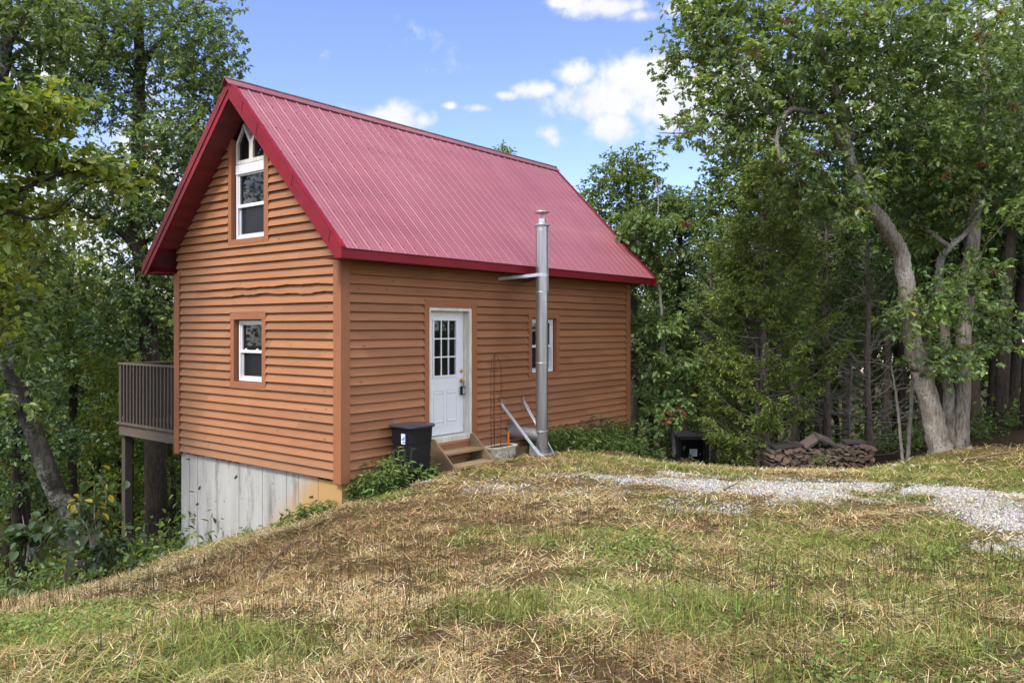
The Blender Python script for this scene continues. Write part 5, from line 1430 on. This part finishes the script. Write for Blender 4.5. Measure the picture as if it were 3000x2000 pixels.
# far wood: one uncountable mass of leaves filling the distance all round
def far_woods():
    rng = np.random.default_rng(88); N = 200000
    az = np.radians(np.concatenate([rng.uniform(-50, 50, 90000), rng.uniform(50, 310, 110000)])); az = np.where(az > np.pi, az - 2 * np.pi, az)
    d = np.where(np.abs(az) < 1.0, rng.uniform(36, 60, N), rng.uniform(30, 44, N))
    x = CAM[0] + (FW[0] * np.cos(az) + RT[0] * np.sin(az)) * d; y = CAM[1] + (FW[1] * np.cos(az) + RT[1] * np.sin(az)) * d
    g = ground_z(x, y, False)
    azd = np.degrees(az)
    top = np.interp(azd, [-180, -75, -55, -33, -26, -20, -5, 6, 12, 16, 24, 33, 55, 75, 180], [13, 13, 10, 5.5, 4.5, 4, 3.5, 3.5, 5, 6, 7, 8, 10, 12, 13]) + (fbm(azd, azd * 0 + 5, 7) - .5) * 5 + (fbm(azd, d, 2) - .5) * 2.5
    h = rng.random(N) ** 1.0
    z = g + (top + 0 - g) * h
    pos = np.stack([x, y, z], 1)
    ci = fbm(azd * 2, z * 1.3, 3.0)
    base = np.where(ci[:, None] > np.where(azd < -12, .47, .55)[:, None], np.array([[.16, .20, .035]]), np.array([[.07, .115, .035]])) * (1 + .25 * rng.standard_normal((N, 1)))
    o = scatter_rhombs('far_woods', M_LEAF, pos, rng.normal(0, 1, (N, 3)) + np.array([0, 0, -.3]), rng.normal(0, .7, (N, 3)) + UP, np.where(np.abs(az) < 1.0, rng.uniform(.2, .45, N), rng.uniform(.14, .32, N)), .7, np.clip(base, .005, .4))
    tag(o, 'distant mass of leafy woods closing the view on every side', 'woods', kind='stuff')
far_woods()
# undergrowth under the trees
def undergrowth():
    rng = np.random.default_rng(89); C = 2600
    px = np.concatenate([rng.uniform(-250, 640, 800), rng.uniform(1740, 3150, 1200)])
    d = np.concatenate([rng.uniform(9.5, 30, 800), rng.uniform(18.5, 34, 1200)])
    q = np.array([P(a, 960, b) for a, b in zip(px, d)])
    ff = forest_floor(q[:, 0], q[:, 1]); keep = (ff > .55) & ~((q[:, 0] > -.6) & (q[:, 0] < L + .3) & (q[:, 1] > -.5) & (q[:, 1] < W + .2))
    q = q[keep]; n = len(q)
    z = ground_z(q[:, 0], q[:, 1]); h = rng.uniform(.08, .85, n) ** 1.9
    m = 26
    pos = np.stack([q[:, 0], q[:, 1], z + h * .6], 1)[:, None, :] + rng.normal(0, 1, (n, m, 3)) * np.array([.26, .26, .2]) * (.5 + h[:, None, None])
    N = n * m; pos = pos.reshape(-1, 3)
    t = pal([(.08, .13, .034), (.105, .155, .038), (.065, .105, .034), (.135, .175, .04)], N, .25)
    o = scatter_leaves('undergrowth', M_LEAF, pos, rng.normal(0, 1, (N, 3)), rng.normal(0, .45, (N, 3)) + UP, rng.uniform(.06, .15, N), t, OVAL)
    tag(o, 'low leafy undergrowth covering the shaded forest floor', 'undergrowth', kind='stuff')
undergrowth()
# young broad-leaved shrubs by the left edge of the yard
def shrub(label, px, py, d, hpx, wm, seed, cols, size=.11, n=26, stems=5):
    rng = np.random.default_rng(seed); b = P(px, py, d); top = P(px, py - hpx, d)
    root = thing('shrub', label, 'shrub', tuple(b)); sk = Skel(); pts = []
    for s in range(stems):
        e = top + RT * rng.uniform(-1, 1) * wm + FW * rng.uniform(-.5, .5) * wm - UP * rng.uniform(0, .55) * (top[2] - b[2])
        m = (b + e) / 2 + rng.normal(0, .06, 3) - (e - top) * .15
        sk.limb([b + rng.normal(0, .03, 3), m, e], [.010, .008, .003], 5, 5, 0, rng)
        A = sk.tubes[-1][0]
        for k in range(n):
            pts.append(A[rng.integers(4, len(A))] + rng.normal(0, .10, 3) * np.array([1, 1, .5]))
    sk.mesh('stem', M_TWIG, root); pts = np.array(pts); N = len(pts)
    scatter_leaves('foliage', M_LEAF, pts, rng.normal(0, 1, (N, 3)) + np.array([0, 0, -.2]), rng.normal(0, .35, (N, 3)) + UP, size * rng.uniform(.6, 1.2, N), pal(cols, N, .2), BROAD, root)
GS = [(.050, .088, .035), (.062, .102, .038), (.042, .075, .032), (.05, .085, .03), (.30, .24, .03)]
shrub('upright sapling shrub with broad leaves, a few turned yellow, left of the deck post', 270, 1600, 10.3, 215, .34, 91, GS, .12, 30, 6)
shrub('spreading broad-leaved shrub with drooping side sprays below the yellow-leaved sapling shrub', 280, 1660, 10.6, 80, .42, 92, GS[:4], .12, 26, 7)
shrub('hanging-leaved bush at the far left edge, in front of the lichen-spotted trunk', 90, 1640, 8.6, 130, .35, 93, GS[:4], .13, 24, 6)
shrub('bushy green shrub at the foot of the far cabin corner', 1915, 1375, 16.9, 70, .38, 94, [(.06, .10, .03), (.05, .09, .03)], .13, 24, 7)
shrub('low leafy plant growing just in front of the little dark shed', 1985, 1392, 17.7, 52, .22, 96, [(.055, .09, .03), (.045, .08, .03)], .11, 16, 5)
shrub('small leafy seedling in front of the stacked firewood', 2415, 1375, 15.6, 40, .16, 95, [(.09, .13, .03), (.07, .11, .03)], .09, 10, 4)

# ------------------------------------------------------------------ firewood
LOGS = []
def log_mesh(seed):
    r = random.Random(seed); w = r.uniform(.09, .21); h = r.uniform(.03, .085)
    poly = [(-w / 2, -h * r.uniform(.1, .5)), (-w * .2, -h / 2), (w * .25, -h * r.uniform(.4, .6)), (w / 2, -h * r.uniform(0, .3)), (w * .45, h * r.uniform(.1, .5)), (w * .05, h * r.uniform(.45, .65)), (-w * .35, h * r.uniform(.3, .6))]
    L_ = r.uniform(.38, .5); m = MB()
    a = [tuple(RT * x + UP * z - FW * L_ / 2) for x, z in poly]
    m.prism(a, FW * L_)
    me = bpy.data.meshes.new('firewood_log'); me.from_pydata(m.v, [], m.f)
    me.materials.append(M_LOGB); me.materials.append(M_LOGE)
    me.polygons[0].material_index = 1; me.polygons[1].material_index = 1
    return me
M_LOGB = raw_wood('log_bark', (.085, .07, .06), (9, 9, 14))
M_LOGE = raw_wood('log_split', (.135, .095, .066), (16, 16, 16))
for m_ in (M_LOGB, M_LOGE):       # each log weathered a little differently
    nt_ = m_.node_tree; oi = nt_.nodes.new('ShaderNodeObjectInfo'); b_ = nt_.nodes['Principled BSDF']
    src = b_.inputs['Base Color'].links[0].from_socket
    rr2 = ramp(nt_, oi.outputs['Random'], [(0, (.45, .42, .40)), (.5, (.9, .9, .95)), (1, (1.5, 1.3, 1.1))])
    nt_.links.new(mixc(nt_, 1.0, src, rr2.outputs[0], 'MULTIPLY'), b_.inputs['Base Color'])
LM = [log_mesh(200 + k) for k in range(16)]
def pile(px0, px1, d, base_py, top_py, seed, lab):
    r = random.Random(seed); mpp = d / FPX
    wd = (px1 - px0) * mpp; ht = (base_py - top_py) * mpp
    b0 = P(px0, base_py, d); row = 0; z = 0
    while z < ht:
        x = -.05 + (.09 if row % 2 else 0)
        while x < wd:
            g = b0 + RT * x; zz = g[2] + z + r.uniform(-.012, .012)
            o = bpy.data.objects.new('firewood_log', r.choice(LM)); COL.objects.link(o)
            o.location = (g[0] + FW[0] * r.uniform(-.05, .05), g[1] + FW[1] * r.uniform(-.05, .05), zz)
            o.rotation_mode = 'QUATERNION'
            o.rotation_quaternion = Matrix.Rotation(r.uniform(-.42, .42) + (math.pi if r.random() < .5 else 0), 4, Vector(FW)).to_quaternion()
            tag(o, lab, 'firewood', 'split firewood in the stack')
            x += r.uniform(.12, .155)
        z += .046; row += 1
LGL = 'split brown firewood log in the long stack by the trees'
pile(2262, 2440, 17.0, 1396, 1312, 1, LGL.replace('long stack', 'left half of the stack'))
pile(2442, 2545, 17.2, 1392, 1300, 2, LGL.replace('long stack', 'right half of the stack'))
def plank(nm, lab, a, b, w, h, up):
    o = MB().bar(a, b, w, h, up).build(nm, M_LOGB); tag(o, lab, 'firewood')
plank('wood_slab', 'broad grey slab lying flat on the left end of the firewood stack', P(2260, 1307, 16.95), P(2345, 1300, 17.0), .34, .05, (0, -.1, 1))
plank('wood_slab', 'tilted grey slab on top of the middle of the firewood stack, pointing up', P(2350, 1308, 16.95), P(2400, 1275, 17.0), .30, .05, (.2, -.4, 1))
plank('wood_slab', 'steeply tilted pale slab topmost on the firewood stack', P(2392, 1276, 16.95), P(2440, 1296, 17.0), .36, .05, (.1, -.6, 1))
plank('wood_slab', 'short grey slab lying on the right half of the firewood stack', P(2470, 1293, 17.2), P(2530, 1292, 17.2), .3, .05, (0, -.1, 1))

# ------------------------------------------------------------------ little dark shed with a paper notice
sb = P(2034, 1388, 19.0)
sd_ = thing('tool_shed', 'small dark wooden shed with a white paper notice on its door, half hidden among trees', 'shed', tuple(sb))
def sbx(u0, u1, z0, z1, t0, t1, nm, m, par=sd_):
    q = MB(); c = [sb + RT * u + FW * t + UP * z for u, t, z in ((u0, t0, z0), (u1, t0, z0), (u1, t1, z0), (u0, t1, z0))]
    q.prism(c, UP * (z1 - z0)); return q.build(nm, m, par)
sbx(-.36, .34, 0, .88, .0, .8, 'wall', M_SHED)
dd = sbx(-.30, .20, .03, .82, -.03, -.002, 'door', simple('shed_door_paint', (.006, .007, .009), .85, var=.4, spec=.1))
sbx(-.12, .06, .43, .60, -.036, -.031, 'notice', M_PAPER, dd)
q = MB()
for k in range(6):
    z = .57 - k * .022; w = (.15, .12, .14, .10, .13, .08)[k]
    c = [sb + RT * u + FW * t + UP * z for u, t in ((-.11, -.0375), (-.11 + w, -.0375), (-.11 + w, -.0362), (-.11, -.0362))]
    q.prism(c, UP * .006)
q.build('notice_text', M_INK, dd)
sbx(-.42, .40, .885, .915, -.14, .9, 'roof', simple('shed_roof', (.07, .06, .055), .8, var=.4, scale=(30, 30, 30)))
sbx(.25, .33, .0, .88, -.10, -.02, 'post', M_SHED)
sbx(-.34, .25, .83, .862, -.05, -.002, 'lintel', M_STEP)

# ------------------------------------------------------------------ ground cover
def fan(N, r0, r1, p=1.0, az=39):
    "random ground points in a wide fan in front of the camera, thinning out with distance"
    a = np.radians(NR.uniform(-az, az, N)); u = NR.random(N)
    e = 2 - p - 1e-6
    r = (r0 ** e + (r1 ** e - r0 ** e) * u) ** (1 / e)
    x = CAM[0] + (FW[0] * np.cos(a) + RT[0] * np.sin(a)) * r; y = CAM[1] + (FW[1] * np.cos(a) + RT[1] * np.sin(a)) * r
    return x, y, r
def off_cabin(x, y):
    return ~((x > -.03) & (x < L + .03) & (y > -.05) & (y < W + .05))
def blades(name, x, y, z, h, w, lean, cols, label, cat, az=None, seg=2, curl=.5):
    """curved tapering blades; lean 0 upright .. 1 flat"""
    n = len(x); az = NR.uniform(0, 2 * np.pi, n) if az is None else az
    d = np.stack([np.cos(az), np.sin(az), np.zeros(n)], 1); s = np.stack([-np.sin(az), np.cos(az), np.zeros(n)], 1)
    # face the blade width any way round
    ta = NR.uniform(-1, 1, n)[:, None]; s = unit(s + d * ta * .8)
    b = np.stack([x, y, z], 1); V = []
    for k in range(seg + 1):
        t = k / seg
        ang = lean + (1 - lean) * curl * t
        up = np.cos(ang * np.pi / 2) * h * t; out = np.sin(ang * np.pi / 2) * h * t
        c = b + d * out[:, None] + UP * up[:, None]
        ww = (w * (1 - t * .85))[:, None] * .5
        V += [c - s * ww, c + s * ww]
    V = np.stack(V, 1).reshape(-1, 3); k2 = 2 * (seg + 1)
    base = (np.arange(n) * k2)[:, None]
    F = np.concatenate([base + np.array([[2 * k, 2 * k + 1, 2 * k + 3, 2 * k + 2]]) for k in range(seg)])
    o = np_object(name, V, F, M_GRASS, None, np.concatenate([cols] * seg))
    tag(o, label, cat, kind='stuff'); return o
# cut straw lying flat
x, y, r = fan(330000, 2.4, 17, 1.4)
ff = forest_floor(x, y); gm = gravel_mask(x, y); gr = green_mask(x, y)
clump_ = np.clip((fbm(x * 1.0 + 8, y + 2, .34) - .36) * 4.5, .12, 1)
k = off_cabin(x, y) & (NR.random(len(x)) < clump_) & (NR.random(len(x)) > ff * .75) & (NR.random(len(x)) > gm * .93) & (NR.random(len(x)) > gr * .45)
x, y, r, gr, ff = x[k], y[k], r[k], gr[k], ff[k]; n = len(x)
rc_ = hit(950, 1640)[:2]; red = np.clip((fbm(x + 40, y + 21, 1.4) - .42) * 4 + .9 * np.clip(1.5 - np.hypot(x - rc_[0], y - rc_[1]) / 1.6, 0, 1), 0, 1)[:, None]
c = pal([(.45, .32, .15), (.54, .415, .215), (.30, .195, .092), (.66, .57, .37), (.16, .095, .048), (.38, .275, .13)], n, .26) * (1 - red * .30 * np.array([.75, 1.0, 1.1]))
gsel = NR.random(n) < .12 + gr * .3; c[gsel] = pal([(.26, .24, .07), (.20, .22, .06), (.30, .26, .09)], gsel.sum(), .2)
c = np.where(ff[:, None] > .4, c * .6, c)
z = ground_z(x, y)
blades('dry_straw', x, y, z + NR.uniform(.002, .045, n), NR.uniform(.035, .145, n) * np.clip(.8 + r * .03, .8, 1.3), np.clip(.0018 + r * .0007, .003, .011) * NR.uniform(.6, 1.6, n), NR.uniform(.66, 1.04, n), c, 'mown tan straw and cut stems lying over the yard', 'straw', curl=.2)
# green grass
x, y, r = fan(420000, 2.4, 18, 1.4)
gr = green_mask(x, y); gm = gravel_mask(x, y); ff = forest_floor(x, y)
clump_ = np.clip((fbm(x + 18, y + 31, .30) - .42) * 6, .08, 1)
k = off_cabin(x, y) & (NR.random(len(x)) < (gr ** 1.3 * .9 + .06) * clump_) & (NR.random(len(x)) > gm * .96) & (NR.random(len(x)) > ff * .85)
x, y, r, gr = x[k], y[k], r[k], gr[k]; n = len(x); z = ground_z(x, y)
c = pal([(.155, .195, .038), (.12, .17, .033), (.21, .22, .05), (.27, .25, .07), (.10, .145, .032)], n, .2)
blades('green_grass', x, y, z - .005, NR.uniform(.04, .12, n) * (.6 + gr * 1.0), np.clip(.0026 + r * .0006, .003, .010) * NR.uniform(.7, 1.4, n), NR.uniform(.05, .75, n), c, 'short green grass sprouting through the straw', 'grass', curl=.7)
# taller grass tufts
tx, ty, th = [], [], []
for (px, py, nn, rad, hh) in [(690, 1905, 70, .10, .30), (740, 1960, 60, .14, .26), (2755, 1570, 130, .22, .30), (2640, 1560, 90, .2, .26), (1950, 1790, 260, .34, .24), (2080, 1800, 160, .25, .26), (1870, 1620, 60, .08, .18), (1820, 1655, 70, .07, .2), (2110, 1650, 60, .07, .17), (1460, 1760, 200, .26, .16), (1930, 1570, 60, .1, .2),
                              (2350, 1490, 120, .16, .22), (2470, 1500, 60, .14, .18), (2960, 1490, 80, .16, .2), (1700, 1385, 160, .3, .3), (1790, 1378, 200, .4, .32), (1960, 1370, 160, .4, .32), (2080, 1372, 90, .35, .22), (2250, 1390, 110, .5, .18), (2480, 1390, 120, .6, .16), (2900, 1370, 500, 1.8, .14), (300, 1900, 90, .25, .2), (520, 1960, 110, .3, .22), (900, 1850, 60, .15, .18), (1250, 1830, 60, .15, .16), (1650, 1720, 60, .12, .16), (2500, 1700, 80, .2, .18), (2200, 1580, 70, .15, .16), (1350, 1680, 60, .15, .15), (800, 1700, 50, .15, .14), (2650, 1900, 120, .4, .16), (1180, 1960, 60, .2, .22), (1050, 1930, 50, .16, .18), (400, 1700, 110, .6, .22), (200, 1780, 80, .5, .22), (560, 1640, 80, .4, .2)]:
    q = hit(px, py); tx.append(q[0] + NR.normal(0, rad, nn)); ty.append(q[1] + NR.normal(0, rad, nn)); th.append(hh * NR.uniform(.5, 1.2, nn))
x, y, h = np.concatenate(tx), np.concatenate(ty), np.concatenate(th); k = off_cabin(x, y); x, y, h = x[k], y[k], h[k]; n = len(x)
blades('grass_tufts', x, y, ground_z(x, y) - .01, h, NR.uniform(.005, .010, n), NR.uniform(.02, .5, n), pal([(.12, .175, .035), (.16, .20, .04), (.20, .22, .05), (.09, .14, .03), (.28, .25, .09)], n, .18), 'longer green grass growing in tufts on the yard', 'grass', seg=3, curl=.75)
# dark cut stubble stems
x, y, r = fan(13000, 2.6, 9.5, 1.3)
k = (fbm(x + 77, y + 13, 1.1) > .43) & (gravel_mask(x, y) < .2) & off_cabin(x, y) & (forest_floor(x, y) < .5); x, y, r = x[k], y[k], r[k]; n = len(x)
blades('cut_stubble', x, y, ground_z(x, y) - .01, NR.uniform(.07, .25, n), NR.uniform(.0035, .006, n) * np.clip(r / 5, .8, 1.5), np.abs(NR.normal(0, .13, n)), pal([(.085, .065, .02), (.06, .04, .018), (.11, .09, .025), (.045, .03, .015)], n, .25), 'brown cut weed stems standing up from the mown yard', 'stubble', curl=.05)
# clover and small broad weeds
x, y, r = fan(90000, 2.4, 12, 1.35)
gm2 = np.clip((fbm(x + 5, y + 60, 1.3) - .5) * 5, 0, 1) * green_mask(x, y)
k = (NR.random(len(x)) < gm2 * .9) & (gravel_mask(x, y) < .3) & off_cabin(x, y) & (forest_floor(x, y) < .6); x, y, r = x[k], y[k], r[k]; n = len(x)
o = scatter_leaves('clover', M_GRASS, np.stack([x, y, ground_z(x, y) + NR.uniform(.02, .09, n)], 1), NR.normal(0, 1, (n, 3)) * np.array([1, 1, .3]), NR.normal(0, .35, (n, 3)) + UP, NR.uniform(.018, .042, n), pal([(.11, .17, .035), (.14, .20, .04), (.09, .14, .035), (.18, .22, .06)], n, .2), BROAD)
tag(o, 'low clover and small round weed leaves among the grass', 'clover', kind='stuff')
# weeds along the cabin wall
def weeds(name, label, spots, seed):
    rng = np.random.default_rng(seed); xs, ys, hs = [], [], []
    for (x0, x1, y0, y1, nn, hh) in spots:
        xs.append(rng.uniform(x0, x1, nn)); ys.append(rng.uniform(y0, y1, nn)); hs.append(hh * rng.uniform(.45, 1.1, nn))
    x, y, h = np.concatenate(xs), np.concatenate(ys), np.concatenate(hs); n = len(x); z = ground_z(x, y)
    az = rng.uniform(0, 6.28, n); ln = rng.uniform(.05, .35, n)
    tip = np.stack([x + np.cos(az) * h * ln, y + np.sin(az) * h * ln, z + h], 1); b = np.stack([x, y, z], 1)
    m = 11; t = rng.uniform(.2, 1, (n, m, 1))
    pos = (b[:, None] * (1 - t) + tip[:, None] * t).reshape(-1, 3); N = n * m
    dr = rng.normal(0, 1, (N, 3)) * np.array([1, 1, .35]) + np.array([0, 0, .05])
    c = pal([(.085, .14, .035), (.11, .17, .04), (.065, .11, .03), (.14, .19, .05)], N, .2)
    sk = Skel(); sk.tubes = [(np.stack([p, (p + q_) / 2 + np.array([0, 0, .02]), q_]), np.array([.004, .003, .0015]), 3) for p, q_ in zip(b, tip)]
    root = thing(name, label, 'weeds', tuple(b[0]))
    sk.mesh('stem', simple('weed_stem', (.10, .13, .04), .8), root)
    scatter_leaves('foliage', M_GRASS, pos, dr, rng.normal(0, .35, (N, 3)) + UP, rng.uniform(.06, .13, N), c, np.array([(0, 0), (.3, .13), (.6, .12), (1, 0)]), root, .2)
    return root
weeds('weed_patch', 'leafy green weeds between the cabin corner and the black rubbish bin', [(.05, .85, -.62, -.06, 150, .34), (.3, .8, -.55, -.1, 50, .55), (.9, 1.3, -.72, -.62, 16, .22)], 95)
weeds('weed_patch', 'tall green weeds along the foot of the long wall right of the steel chimney', [(4.15, 7.7, -.75, -.08, 380, .42), (4.6, 7.4, -.9, -.6, 90, .26), (6.0, 7.9, -.5, -.05, 60, .62)], 96)
weeds('weed_patch', 'sparse weeds along the bottom of the pale concrete wall', [(-.35, -.03, .2, 4.3, 60, .13), (-.2, -.03, 3.0, 4.4, 12, .2), (-.35, -.05, -.05, 1.0, 30, .22)], 97)
# white gravel
def gravel():
    px, py = [], []
    for cc, hw, hd, dens in GRAV:
        nn = int(19000 * hw * hd * dens) + 60
        u = NR.normal(0, .62, nn) * hw; v = NR.normal(0, .62, nn) * hd
        px.append(cc[0] + RT[0] * u + FW[0] * v); py.append(cc[1] + RT[1] * u + FW[1] * v)
    x, y = np.concatenate(px), np.concatenate(py)
    k = (NR.random(len(x)) < gravel_mask(x, y) * 1.5 + .03) & off_cabin(x, y); x, y = x[k], y[k]; n = len(x)
    s = NR.uniform(.006, .017, n) * (1 + (NR.random(n) < .06) * .8)
    O = np.array([(1, 0, 0), (0, 1, 0), (-1, 0, 0), (0, -1, 0), (0, 0, .8), (0, 0, -.8)], float)
    V = O[None] * s[:, None, None] * NR.uniform(.55, 1.3, (n, 6, 1)); a = NR.uniform(0, 6.28, n); ca, sa = np.cos(a), np.sin(a)
    V = np.stack([V[..., 0] * ca[:, None] - V[..., 1] * sa[:, None], V[..., 0] * sa[:, None] + V[..., 1] * ca[:, None], V[..., 2]], -1) + np.stack([x, y, ground_z(x, y) + s * .35], 1)[:, None]
    T = np.array([(0, 1, 4), (1, 2, 4), (2, 3, 4), (3, 0, 4), (1, 0, 5), (2, 1, 5), (3, 2, 5), (0, 3, 5)])
    F = ((np.arange(n) * 6)[:, None, None] + T[None]).reshape(-1, 3)
    c = np.repeat(pal([(.31, .30, .285), (.23, .22, .205), (.37, .36, .34), (.15, .135, .12), (.30, .27, .23)], n, .12), 8, 0)
    o = np_object('gravel', V.reshape(-1, 3), F, M_STONES, None, c); tag(o, 'white crushed-stone gravel spread over the drive', 'gravel', kind='stuff')
gravel()
# fallen leaves and loose stones on the bank below the oak
def rock(label, px, py, s, seed):
    r = random.Random(seed); q = hit(px, py); m = bmesh_ico(seed, s); o = bpy.data.objects.new('rock', m); COL.objects.link(o); o.location = (q[0], q[1], q[2] + s * .2)
    tag(o, label, 'rock')
def bmesh_ico(seed, s):
    import bmesh
    b = bmesh.new(); bmesh.ops.create_icosphere(b, subdivisions=2, radius=s); r = np.random.default_rng(seed)
    f = r.uniform(.7, 1.2, 3) * np.array([1.2, 1.0, .7])
    for v in b.verts: v.co = Vector(np.array(v.co) * f * (1 + .13 * r.standard_normal()))
    me = bpy.data.meshes.new('rock'); b.to_mesh(me); b.free(); me.materials.append(M_ROCK); return me
rock('rounded tan stone on the bank straight below the two bare saplings', 2628, 1367, .085, 1)
rock('flat grey stone on the bank below the leaning oak trunk', 2672, 1372, .07, 2)
rock('small white stone on the bank below the oak, rightmost of the loose stones', 2735, 1374, .055, 4)
def stick(label, pts, r, forks=2, seed=1, name='fallen_branch'):
    rr = np.random.default_rng(seed); W_p = []
    for px, py, up in pts:
        q = hit(px, py); W_p.append(np.array([q[0], q[1], gz(q[0], q[1]) + up]))
    sk = Skel(); n = len(W_p); sk.limb(W_p, np.linspace(r, r * .35, n), 6, 6, .012, rr)
    A = sk.tubes[0][0]
    for f in range(forks):
        a = A[rr.integers(2, len(A) - 2)]; d = unit((A[-1] - A[0]) + rr.normal(0, .8, 3)); d[2] = abs(d[2]) * .4; L_ = rr.uniform(.2, .5)
        sk.tubes.append((np.stack([a, a + d * L_ * .5, a + d * L_]), np.array([r * .5, r * .35, r * .15]), 5))
    o = sk.mesh(name, M_STICK, None); tag(o, label, 'branch')
stick('dead curved branch lying in the straw below the concrete wall', [(750, 1720, .03), (830, 1640, .1), (900, 1615, .12), (975, 1640, .05), (1060, 1622, .03)], .014, 3, 1)
stick('thin brown twig leaning across the white gravel', [(2120, 1442, .03), (2170, 1422, .06), (2225, 1392, .14)], .010, 1, 2)
stick('grey broken branch on the bank right of the oak trunks', [(2820, 1356, .05), (2890, 1345, .06), (2985, 1330, .05)], .03, 3, 3)
stick('dark twisted root stub beside the concrete corner under the siding', [(960, 1490, .03), (985, 1470, .08), (1008, 1445, .22)], .022, 4, 4, 'root_stub')
